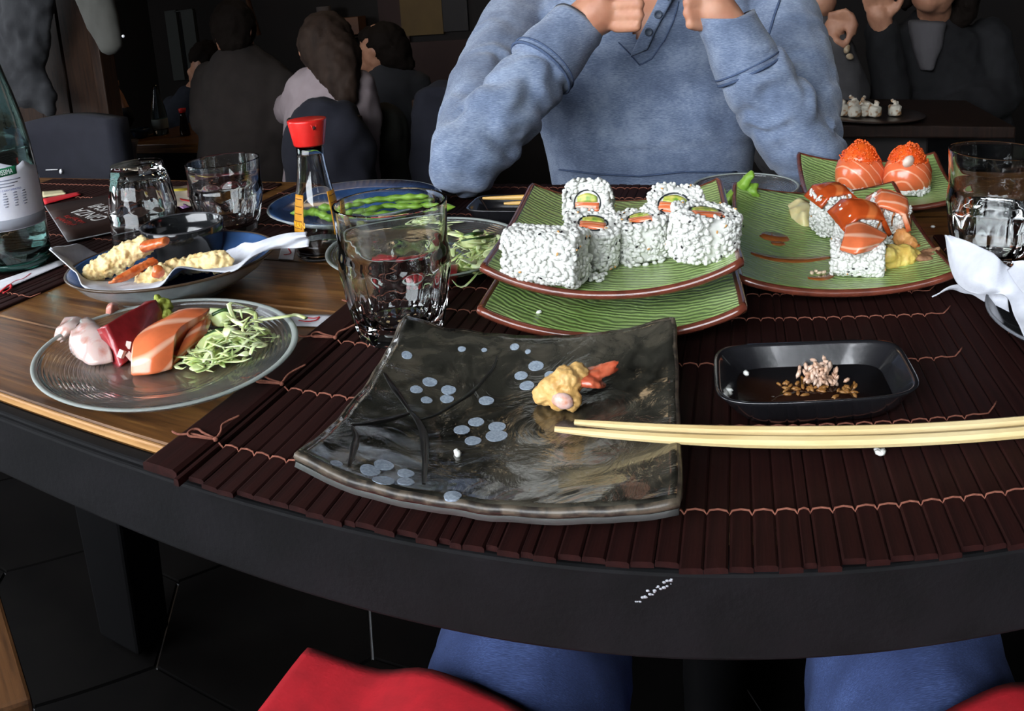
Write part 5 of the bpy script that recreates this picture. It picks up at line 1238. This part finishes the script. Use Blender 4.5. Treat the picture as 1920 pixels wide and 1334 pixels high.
# wooden partition with hanging coats
pt = thing('wood_partition', 'brown wooden plank partition behind the water bottle at the left', 'partition', (Y(130, 250, 1.95).x, 1.95, FZ))
xa, xb = Y(-160, 250, 1.95).x, Y(208, 250, 1.95).x; npk = 8; wv = (xb-xa)/npk; p0 = None
m_part = wood_mat('partition_wood', S('170c06'), S('26160b'), S('331f10'), .6, 'Z', .3, spec=.2)
for i in range(npk):
    x = xa+wv*(i+.5)-pt.location.x
    if p0 is None: p0 = MB().box((0, 0, 1.5), (wv-.006, .04, 3.0)).build('plank', m_part, pt, smooth=False, bevel=.003, seg=1); p0.location = (x, 0, 0)
    else: piece(p0, pt, (x, .004*((i*7) % 3-1), 0))
pst = MB().box((xb-pt.location.x+.02, -.005, 1.5), (.045, .07, 3.0)).build('post', m_part, pt, smooth=False, bevel=.004)
def coat(name, label, pts, rs_, mat, seed, loc=None, cat='coat', vox=.012, amp=.012, group=None):
    mb = MB()
    for p, q in zip(pts, rs_): mb.ball(p, q, 2)
    for a, b_, ra, rb in zip(pts, pts[1:], rs_, rs_[1:]):
        a, b_ = Vector(a), Vector(b_); ra = Vector(ra) if not isinstance(ra, float) else Vector((ra,)*3); rb = Vector(rb) if not isinstance(rb, float) else Vector((rb,)*3)
        for k in range(1, 5): f = k/5; mb.ball(a.lerp(b_, f), ra.lerp(rb, f), 2)
    return tag(remesh(mb, vox, amp, 12, 2, seed=seed).build(name, mat, None, loc=loc or pts[0]), label, cat, group)
m_greycoat = M('grey_coat', (0.0175, 0.0185, 0.021), .95, (0.0275, 0.0285, 0.0315), 14, bump=.6, bscale=90)
m_olive = M('olive_coat', (0.0425, 0.0425, 0.035), .9, (0.05, 0.05, 0.0425), 20); m_navy = M('navy_cloth', (.004, .0045, .0105), .95, (.006, .0066, .0135), 30); m_blk = M('black_cloth', (0.0045, 0.0045, 0.0055), .9, (0.0065, 0.0065, 0.008), 30)
m_brn = M('brown_cloth', (0.014, 0.0095, 0.0075), .95, (0.018, 0.0125, 0.01), 20); m_olv2 = M('dark_olive', (0.011, 0.011, 0.0075), .9, (0.015, 0.015, 0.01), 20)
coat('hanging_coat', 'dark grey fuzzy coat hanging at the upper left', [Y(45, -140, 1.80), Y(45, -40, 1.80), Y(40, 60, 1.80), Y(45, 160, 1.80), Y(85, 190, 1.80)], [(.10, .06, .1), (.13, .07, .12), (.13, .07, .12), (.10, .06, .08), (.05, .04, .05)], m_greycoat, 1, amp=.02)
oc = coat('hanging_coat', 'grey green coat sleeve hanging slanted at the upper left', [Y(120, -186, 1.80), Y(165, -40, 1.72), Y(188, 30, 1.72), Y(208, 82, 1.72)], [(.09, .04, .09), (.078, .035, .08), (.066, .03, .06), (.046, .026, .034)], m_olive, 2, amp=.005)
o = MB().ball(Y(231, 68, 1.685), (.006, .003, .005), 1).build('button', m_white, oc, loc=oc.location); o.location = (0, 0, 0)
# hooks rail the coats hang from
rail = MB().box(Y(90, -190, 1.86), (.9, .10, .05)).build('coat_rail', m_darkwood, None, smooth=False, loc=Y(90, -190, 1.86)); tag(rail, 'dark coat rail on the wooden partition above the hanging coats', 'rail')
# navy upholstered chair
nc = Y(130, 345, 1.32); ch = thing('chair', 'navy upholstered chair beyond the table at the left', 'chair', (nc.x, nc.y+.18, 0))
MB().slab(lambda u, v: ((u-.5)*.36, -.19+.02*sin(pi*u), .48+v*.335+.015*sin(pi*u)), .05, 14, 8).build('backrest', m_navy, ch)
MB().box((0, .02, .44), (.40, .40, .07)).build('seat', m_navy, ch, smooth=False, bevel=.02, seg=3)
for x in (-.16, .16):
    for y in (-.14, .18): MB().box((x, y, .204), (.035, .035, .408)).build('leg', m_darkwood, ch, smooth=False, bevel=.003)
sp = T(100, 322, .0); tq = MB().tube([Y(86, 319, 1.323), Y(108, 318, 1.323)], .0012, 6); tq.ball(Y(114, 322, 1.323), (.0055, .003, .008), 1, (0, .4, 0))
tag(tq.build('charging_cable', m_white, None, loc=Y(110, 321, 1.323)), 'thin cable with white plug hanging on the navy chair', 'cable')

# far left table
zt = -.245+TZ
ft = thing('dining_table', 'dark far table at the left with a bottle on it', 'table', (Y(340, 250, 2.95).x, 2.95, FZ))
fx0, fx1 = Y(236, 250, 2.75).x-ft.location.x, Y(700, 250, 2.75).x-ft.location.x
MB().box(((fx0+fx1)/2, 0, zt-FZ-.02), (fx1-fx0, .60, .04)).build('tabletop', m_table, ft, smooth=False, bevel=.003)
MB().box(((fx0+fx1)/2, -.29, zt-FZ-.17), (fx1-fx0-.02, .02, .26)).build('apron', m_black, ft, smooth=False)
for x in (fx0+.06, fx1-.06):
    for y in (-.25, .25): MB().box((x, y, (zt-FZ-.04)/2), (.06, .06, zt-FZ-.04)).build('leg', m_black, ft, smooth=False)
def onfar(px, y): p = Y(px, 240, y); p.z = zt; return p
fb = onfar(301, 2.90); f2 = thing('water_bottle', 'far glass water bottle with pale label on the left back table', 'bottle', fb)
MB().lathe([(.03, 0), (.038, .004), (.039, .09), (.034, .13), (.020, .18), (.0135, .205), (.0135, .235), (.001, .236)], 28).build('bottle_body', m_wbg, f2)
MB().lathe([(.0396, .03), (.0398, .031), (.0398, .075), (.0396, .076), (.039, .076), (.039, .03)], 28, closed=True).build('label', M('pale_label', (0.28, 0.32, 0.304), .6), f2)
fs_ = onfar(346, 2.85); f3 = thing('soy_sauce_bottle', 'far small red capped soy bottle on the left back table', 'bottle', fs_)
MB().lathe([(.02, 0), (.025, .004), (.024, .03), (.014, .09), (.013, .105), (.001, .106)], 24).build('bottle_body', m_soy, f3); MB().lathe([(.014, .106), (.015, .107), (.019, .125), (.001, .126)], 24).build('cap', m_redcap, f3)
fp = onfar(262, 2.82); f4 = thing('bowl', 'small blue bowl at the left end of the far table', 'bowl', fp)
MB().lathe([(.02, 0), (.03, .004), (.045, .03), (.047, .045), (.044, .045), (.03, .01), (.002, .008)], 28).build('bowl_body', M('blue_bowl', (.03, .06, .12), .3), f4)
fw = Y(243, 285, 2.4); f5 = thing('lamp_shade', 'small pale tapered shade showing above the upside down tumbler', 'lamp', (fw.x, fw.y, FZ))
MB().lathe([(.028, 0), (.05, .004), (.05, .012), (.008, .02), (.008, fw.z-FZ-.06)], 20).build('stand', m_black, f5)
MB().lathe([(.018, fw.z-FZ-.065), (.020, fw.z-FZ-.06), (.030, fw.z-FZ+.01), (.044, fw.z-FZ+.045), (.042, fw.z-FZ+.046), (.028, fw.z-FZ+.005), (.004, fw.z-FZ-.055)], 24).build('shade', M('pale_shade', (0.16, 0.135, 0.135), .8), f5)

# ---- diners in the dim room: one continuous body each, with clothes and hair
m_skin2 = M('skin_dim', S('b58468'), .55, S('a06f56'), 30); m_hair = M('brown_hair', (0.008, 0.005, 0.0035), .85, Specular__IOR__Level=.12, bump=.5, bscale=160, vscale=(1, 1, .15)); m_hair2 = M('chestnut_hair', (0.0175, 0.0095, 0.006), .75, Specular__IOR__Level=.2, c2=(0.03, 0.017, 0.011), scale=30, bump=.5, bscale=160, vscale=(1, 1, .15))
def diner(label, head, hr, torso, arm_list, top_m, hair_pts, hair_m, hands, vox=.014, face=(0, -1), cloth_r=.010, group='diners in the dim room'):
    base = Vector((torso[0][0][0], torso[0][0][1], torso[0][0][2]-torso[0][1][1]))
    root = thing('person', label, 'person', base, 0, group)
    head = Vector(head); neck = Vector(torso[-1][0]); fd = Vector((face[0], face[1], 0)).normalized()
    def cloth(mb, k):
        prev = None
        for p, q in torso:
            p = Vector(p); q = Vector((q[0]+k, q[2]+k if len(q) > 2 else q[0]*.62+k, q[1]+k))
            mb.ball(p, q, 2)
            if prev:
                for s in range(1, 4): mb.ball(prev[0].lerp(p, s/4), prev[1].lerp(q, s/4), 2)
            prev = (p, q)
        for pts, rr in arm_list: capsules(mb, pts, [x+k for x in rr])
    mb = MB(); cloth(mb, 0); mb.ball(head, (hr*.86, hr*.98, hr*1.22), 2); mb.ball(head+fd*hr*.55+Vector((0, 0, -hr*.55)), hr*.55, 2)
    mb.ball(head+fd*hr*1.0+Vector((0, 0, -hr*.1)), (hr*.17, hr*.17, hr*.25), 1); mb.ball(head+Vector((-fd.y, fd.x, 0))*hr*.88, (hr*.22, hr*.22, hr*.32), 1); mb.ball(head-Vector((-fd.y, fd.x, 0))*hr*.88, (hr*.22, hr*.22, hr*.32), 1)
    capsules(mb, [neck, head+Vector((0, 0, -hr*.5))], [hr*.62, hr*.6])
    for pts, rr in hands: capsules(mb, pts, rr)
    b_ = remesh(mb, vox*.7, smooth=1).build('body', m_skin2, root, loc=root.location); b_.location = (0, 0, 0)
    mb = MB(); cloth(mb, cloth_r); t_ = remesh(mb, vox, .008, 14, 2, seed=len(label)).build('top', top_m, root, loc=root.location); t_.location = (0, 0, 0)
    mb = MB()
    for p, q in hair_pts: mb.ball(p, q, 2)
    h_ = remesh(mb, vox*.7, .006, 40, 1, seed=3).build('hair', hair_m, root, loc=root.location); h_.location = (0, 0, 0)
    return root
def V3(v, dx=0, dy=0, dz=0): return Vector((v.x+dx, v.y+dy, v.z+dz))
d = 2.42
diner('big figure in dark brown seen from behind at the left back table', Y(437, 62, d), .080, [(Y(460, 330, d), (.20, .16, .14)), (Y(462, 230, d), (.19, .12, .13)), (Y(458, 150, d), (.17, .08, .12)), (Y(448, 112, d), (.10, .05, .08))],
      [([Y(392, 150, d), Y(385, 230, d-.05), Y(420, 228, d+.15)], [.06, .05, .045]), ([Y(528, 165, d), Y(538, 240, d), Y(500, 250, d+.2)], [.06, .055, .05])], m_brn, [(Y(437, 50, d+.0), (.084, .09, .1)), (Y(437, 72, d+.03-.05), (.07, .06, .07))], m_hair,
      [([Y(420, 228, d+.05), Y(418, 238, d-.06)], [.04, .036])], face=(.1, 1))
d = 3.45
diner('diner in dark blue with lit cheek, half hidden by the big brown figure', Y(384, 128, d), .085, [(Y(352, 300, d), (.17, .15, .12)), (Y(352, 215, d), (.16, .10, .11)), (Y(362, 172, d), (.08, .04, .07))],
      [([Y(325, 200, d), Y(318, 240, d-.1)], [.055, .045])], M('dark_blue_top', (0.007, 0.01, 0.019), .9), [(Y(388, 104, d+.03), (.098, .11, .085)), (Y(402, 124, d+.02), (.075, .10, .12))], m_hair, [], face=(-.8, -.6))
d = 2.75
diner('diner hidden behind the partition with forearm and hand showing', Y(150, 60, d), .085, [(Y(150, 300, d), (.17, .16, .12)), (Y(150, 190, d), (.17, .10, .11)), (Y(150, 130, d), (.08, .05, .07))],
      [([Y(178, 190, d), Y(222, 238, d-.05), Y(234, 216, d-.06)], [.055, .048, .036])], M('teal_blue_top', (0.007, 0.013, 0.0225), .9), [(Y(150, 40, d), (.09, .1, .1))], m_hair,
      [([Y(234, 206, d-.06), Y(222, 178, d-.06), Y(212, 164, d-.06)], [.024, .022, .018]), ([Y(212, 166, d-.06), Y(206, 150, d-.06)], [.012, .009]), ([Y(216, 164, d-.06), Y(213, 148, d-.06)], [.011, .008]), ([Y(220, 166, d-.06), Y(220, 152, d-.06)], [.011, .008])], face=(1, -.2))
d = 2.22
diner('woman with long chestnut hair and pale pinkish sweater seen from behind', Y(612, 92, d), .085, [(Y(620, 330, d), (.16, .16, .12)), (Y(622, 230, d), (.155, .11, .11)), (Y(622, 172, d), (.145, .055, .10)), (Y(616, 142, d), (.07, .04, .06))],
      [([Y(578, 165, d), Y(556, 200, d+.05), Y(536, 208, d+.2)], [.058, .05, .04]), ([Y(668, 168, d), Y(676, 215, d+.02), Y(655, 225, d+.18)], [.056, .05, .042])], M('pale_sweater', (0.255, 0.2025, 0.21), .95, (0.285, 0.2325, 0.24), 20),
      [(Y(612, 82, d), (.092, .096, .105)), (Y(628, 110, d-.03), (.085, .08, .09)), (Y(640, 140, d-.06), (.06, .055, .08)), (Y(632, 160, d-.08), (.030, .03, .055)), (Y(655, 165, d-.08), (.032, .03, .06)), (Y(645, 182, d-.10), (.018, .02, .05)), (Y(612, 135, d-.08), (.030, .03, .05))], m_hair2, [([Y(536, 208, d+.2), Y(524, 205, d+.25)], [.03, .026])], face=(-.3, 1))
d = 2.88
diner('woman in a grey top with dark bob and ear ring facing left', Y(708, 92, d), .082, [(Y(748, 300, d), (.16, .15, .12)), (Y(746, 210, d), (.155, .10, .11)), (Y(742, 160, d), (.12, .06, .10)), (Y(722, 135, d), (.06, .04, .06))],
      [([Y(716, 160, d), Y(700, 220, d-.02), Y(672, 225, d+.1)], [.058, .05, .04]), ([Y(780, 165, d), Y(792, 230, d), Y(760, 245, d+.1)], [.056, .05, .04])], M('grey_top', (0.026, 0.026, 0.029), .95),
      [(Y(722, 80, d+.0), (.088, .09, .085)), (Y(738, 98, d), (.075, .075, .08)), (Y(752, 115, d), (.05, .05, .05)), (Y(767, 122, d), (.028, .03, .025)), (Y(700, 70, d), (.06, .07, .05))], m_hair, [], face=(-1, -.25))
# jackets on the chair backs
def chairback(label, px, py, dd, mat, w, h, seed, jl):
    c = Y(px, py, dd); root = thing('chair', label, 'chair', (c.x, c.y, FZ), 0, 'chairs at the far tables')
    top = c.z-FZ
    MB().box((0, 0, top-.20), (w*.9, .03, .36)).build('backrest', m_darkwood, root, smooth=False, bevel=.008); MB().box((0, .19, .42), (w*.95, .38, .04)).build('seat', m_darkwood, root, smooth=False, bevel=.006)
    for x in (-w*.4, w*.4):
        for y in (.03, .34): MB().box((x, y, .2), (.035, .035, .40)).build('leg', m_darkwood, root, smooth=False)
    mb = MB(); loft(mb, [(c.x, c.y, c.z-h, w*.50, .10), (c.x, c.y, c.z-h*.5, w*.52, .095), (c.x, c.y, c.z-.06, w*.50, .08), (c.x, c.y, c.z+.0, w*.40, .06), (c.x+.02, c.y, c.z+.03, w*.2, .045)])
    tag(remesh(mb, .014, .022, 8, 2, seed=seed).build('jacket', mat, None, loc=c), jl, 'jacket', 'jackets hung on chair backs')
chairback('chair hidden under the navy jacket behind the soy bottle', 605, 205, 1.98, m_navy, .26, .48, 1, 'bulky navy jacket hung over a chair behind the soy bottle')
chairback('chair hidden under the olive jacket right of the soy bottle', 712, 215, 2.40, m_olv2, .17, .5, 2, 'dark olive jacket hung over a chair between the women')
chairback('chair hidden under the black jacket beside the blue sleeve', 818, 172, 2.3, m_navy, .18, .5, 3, 'blue black jacket hung over a chair beside the blue sleeve')
# wall pieces
bz = 5.03
def wallbox(name, x0, y0, x1, y1, mat, label, cat, dd=bz, th=.03):
    a, b_ = Y(x0, y1, dd), Y(x1, y0, dd); o = MB().box(((a.x+b_.x)/2, dd, (a.z+b_.z)/2), (abs(b_.x-a.x), th, abs(b_.z-a.z))).build(name, mat, None, smooth=False, loc=((a.x+b_.x)/2, dd, (a.z+b_.z)/2)); 
    return tag(o, label, cat) if label else o
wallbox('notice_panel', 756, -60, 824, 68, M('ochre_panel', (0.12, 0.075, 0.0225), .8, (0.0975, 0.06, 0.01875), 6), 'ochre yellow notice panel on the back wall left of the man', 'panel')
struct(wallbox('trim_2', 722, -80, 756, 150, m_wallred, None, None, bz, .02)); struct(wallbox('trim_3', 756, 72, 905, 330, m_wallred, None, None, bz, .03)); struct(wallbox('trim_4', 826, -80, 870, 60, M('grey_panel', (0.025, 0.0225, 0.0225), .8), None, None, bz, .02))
fr0 = thing('picture_frame', 'thin pale framed dark picture on the back wall at the left', 'picture', Y(345, 85, 5.03))
for (x0, y0, x1, y1) in ((329, 18, 362, 21), (329, 148, 362, 151), (328, 18, 331, 151), (358, 18, 363, 151)):
    a, b_ = Y(x0, y1, 5.03), Y(x1, y0, 5.03); c = (a+b_)/2-fr0.location; MB().box(c, (abs(b_.x-a.x), .03, abs(b_.z-a.z))).build('frame', M('pale_frame', (0.05, 0.055, 0.05), .6), fr0, smooth=False)
MB().box((0, .012, 0), (.11, .012, .40)).build('picture', m_black, fr0, smooth=False)
sh = wallbox('wall_shelf', 575, 66, 695, 76, M('shelf_wood', (0.05, 0.03, 0.0225), .6), 'wooden shelf on the back wall above the long haired woman', 'shelf', 4.92, .26)
cu = Y(612, 66, 4.9); mgc = thing('pale_cup', 'tall pale cup on the back wall shelf', 'cup', Y(612, 65.5, 4.9)); MB().lathe([(.04, 0), (.046, .004), (.050, .19), (.046, .19), (.04, .01), (.002, .008)], 24).build('cup_body', M('cup_pale', (0.12, 0.1, 0.095), .6), mgc)
wb2 = Y(660, 66, 4.92); bx = MB().box((0, 0, .06), (.17, .12, .115)).build('wooden_box', M('orange_wood', (0.144, 0.054, 0.018), .6, (0.099, 0.036, 0.0135), 8), None, smooth=False, bevel=.004); bx.location = (wb2.x, wb2.y, wb2.z+.002); tag(bx, 'orange lit wooden box on the back wall shelf', 'box')
pa, pb = Y(486, 66, 3.4), Y(452, -40, 3.4)
pole = MB().tube([pa, pa+(pb-pa)*((2.802-pa.z)/(pb.z-pa.z))], .012, 8).build('wooden_pole', M('pole_wood', (0.108, 0.045, 0.0198), .6), None, loc=Y(470, 20, 3.4)); tag(pole, 'slanted orange brown wooden pole coming down above the far diners', 'pole')

# ---- right back table with a plate of rolls
rt = Y(1640, 214, 1.92); zr = rt.z-.012
t2 = thing('dining_table', 'dark pedestal table at the right behind the man in blue', 'table', (rt.x, 2.05, 0))
MB().box((0.02, 0, zr-.015), (.62, .44, .03)).build('tabletop', m_darkwood, t2, smooth=False, bevel=.004); MB().box((.02, -.06, (zr-.03)/2+.006), (.22, .20, zr-.042)).build('pedestal', M('pedestal_grey', (0.015, 0.012, 0.011), .6), t2, smooth=False, bevel=.006)
MB().box((.02, -.04, .0075), (.34, .3, .012)).build('base_plate', m_black, t2, smooth=False, bevel=.003)
pl2 = thing('serving_plate', 'dark plate crowded with pale sushi pieces on the right back table', 'plate', (rt.x-.01, 1.93, zr))
MB().lathe([(.07, 0), (.075, .001), (.13, .008), (.137, .011), (.135, .012), (.07, .006), (.003, .006)], 44).build('dish', M('brown_plate', (0.015, 0.009, 0.006), .3), pl2)
nm2 = ['pale roll at the left end of the far plate', 'pale roll second from the left on the far plate', 'pale roll with brown sauce in the middle of the far plate', 'pale roll right of the middle on the far plate', 'round white topped roll at the right end of the far plate', 'pale roll at the back of the far plate', 'brown glazed roll behind the middle of the far plate']
m_far1 = M('far_roll', S('d9d2c2'), .6, S('a87a4a'), 60, lo=.5, hi=.62)
for i, ((px, py, dy), nm) in enumerate(zip(((1580, 206, 0), (1603, 208, -.02), (1622, 206, -.01), (1640, 206, -.02), (1678, 204, 0), (1600, 196, .06), (1622, 196, .05)), nm2)):
    p = Y(px, 205, 1.93+dy); mb = MB().lathe([(.014, 0), (.0165, .004), (.0165, .022), (.013, .026), (.001, .027)], 16, ox=0, oy=0)
    for k in range(4): mb.ball((random.uniform(-.008, .008), random.uniform(-.006, .006), .027+.003*k), .0055, 1)
    o = remesh(mb, .0022, .0016, 150, 0, seed=i).build('far_roll', m_far1, None); o.location = (p.x, p.y, zr+.0075); tag(o, nm, 'sushi roll', 'sushi pieces on the far plate')
d = 2.48
diner('woman in black over a pale grey top, hand to her chin, at the right', Y(1752, -38, d-.1), .088, [(Y(1790, 260, d), (.20, .18, .13)), (Y(1765, 150, d), (.19, .10, .12)), (Y(1755, 80, d), (.15, .07, .10)), (Y(1752, 38, d), (.06, .04, .05))],
      [([Y(1855, 75, d), Y(1880, 180, d-.06), Y(1790, 212, d-.18)], [.065, .058, .045]), ([Y(1668, 90, d), Y(1672, 186, d-.14), Y(1655, 60, d-.16)], [.058, .050, .040])], m_blk,
      [(Y(1752, -70, d-.06), (.1, .11, .1)), (Y(1810, -20, d-.04), (.05, .08, .12)), (Y(1790, 30, d-.02), (.04, .06, .09)), (Y(1700, -40, d-.02), (.03, .05, .1))], m_hair,
      [([Y(1655, 55, d-.17), Y(1647, 26, d-.18)], [.034, .036]), ([Y(1664, 30, d-.19), Y(1682, 14, d-.21), Y(1692, -4, d-.21)], [.013, .0115, .009]), ([Y(1627, 16, d-.19), Y(1620, -6, d-.21), Y(1630, -26, d-.2)], [.0105, .0095, .008]), ([Y(1640, 10, d-.19), Y(1637, -12, d-.22), Y(1647, -32, d-.21)], [.0105, .0095, .008]), ([Y(1653, 8, d-.19), Y(1654, -14, d-.22), Y(1664, -33, d-.21)], [.0105, .0095, .008]), ([Y(1665, 12, d-.19), Y(1670, -10, d-.22), Y(1680, -28, d-.21)], [.0105, .0095, .008])], face=(-.6, -.8), vox=.010)
gm = [p for p in bpy.data.objects if p.get('label', '').startswith('woman in black')][0]
mb = MB(); loft(mb, [(Y(1722, 120, d).x, d-.105, Y(1722, 124, d).z, .02, .035), (Y(1724, 85, d).x, d-.10, Y(1724, 85, d).z, .045, .045), (Y(1728, 40, d).x, d-.08, Y(1728, 36, d).z, .06, .05)]); o = remesh(mb, .008, .003, 20, 1).build('grey_shirt', M('light_grey_shirt', (0.08, 0.075, 0.08), .9), gm, loc=gm.location); o.location = (0, 0, 0)
d = 2.42
hg = diner('diner in a grey top behind the blue sleeve, holding a piece of sushi', Y(1520, -30, d), .088, [(Y(1515, 250, d), (.17, .18, .12)), (Y(1515, 150, d), (.165, .10, .11)), (Y(1518, 70, d), (.12, .06, .09)), (Y(1520, 30, d), (.06, .04, .05))],
      [([Y(1556, 110, d-.05), Y(1598, 180, d-.12), Y(1566, 88, d-.16)], [.055, .048, .040])], M('grey_knit', (0.05, 0.0485, 0.05), .95, (0.065, 0.0625, 0.065), 20), [(Y(1520, -55, d), (.09, .1, .09))], m_hair,
      [([Y(1566, 84, d-.16), Y(1564, 52, d-.17)], [.030, .030]), ([Y(1572, 46, d-.18), Y(1595, 56, d-.21), Y(1589, 80, d-.21)], [.0105, .0095, .008]), ([Y(1568, 38, d-.18), Y(1601, 44, d-.21), Y(1602, 64, d-.20)], [.0105, .0095, .008]), ([Y(1562, 32, d-.18), Y(1597, 31, d-.21), Y(1606, 48, d-.20)], [.0105, .0095, .008]), ([Y(1556, 28, d-.18), Y(1586, 20, d-.21), Y(1600, 30, d-.20)], [.0095, .0085, .007]), ([Y(1558, 62, d-.18), Y(1571, 77, d-.21), Y(1583, 86, d-.21)], [.0115, .010, .008])], face=(.5, -.8), vox=.010)
hs = MB().ball(Y(1588, 92, d-.21), (.009, .009, .013), 2, (0, .4, 0), .25, 120); hs.ball(Y(1594, 106, d-.21), (.011, .009, .009), 2, None, .25, 120)
tag(hs.build('held_sushi', M('held_roll', (.30, .20, .10), .6, (.45, .38, .28), 90), None, loc=Y(1592, 98, d-.21)), 'small roll piece held in the fingers of the diner in grey', 'sushi')

for i, (px, dd) in enumerate(((352, 3.45), (150, 2.75))):
    c = Y(px, 300, dd); fb2 = thing('bench', ['dark bench under the diner in dark blue behind the far table', 'dark bench behind the wooden partition'][i], 'bench', (c.x, dd, FZ)); hh = c.z-.14-FZ
    MB().box((0, 0, hh-.02), (.5, .36, .04)).build('seat', m_darkwood, fb2, smooth=False, bevel=.005)
    for x in (-.22, .22): MB().box((x, 0, (hh-.04)/2), (.04, .32, hh-.04)).build('leg', m_darkwood, fb2, smooth=False)
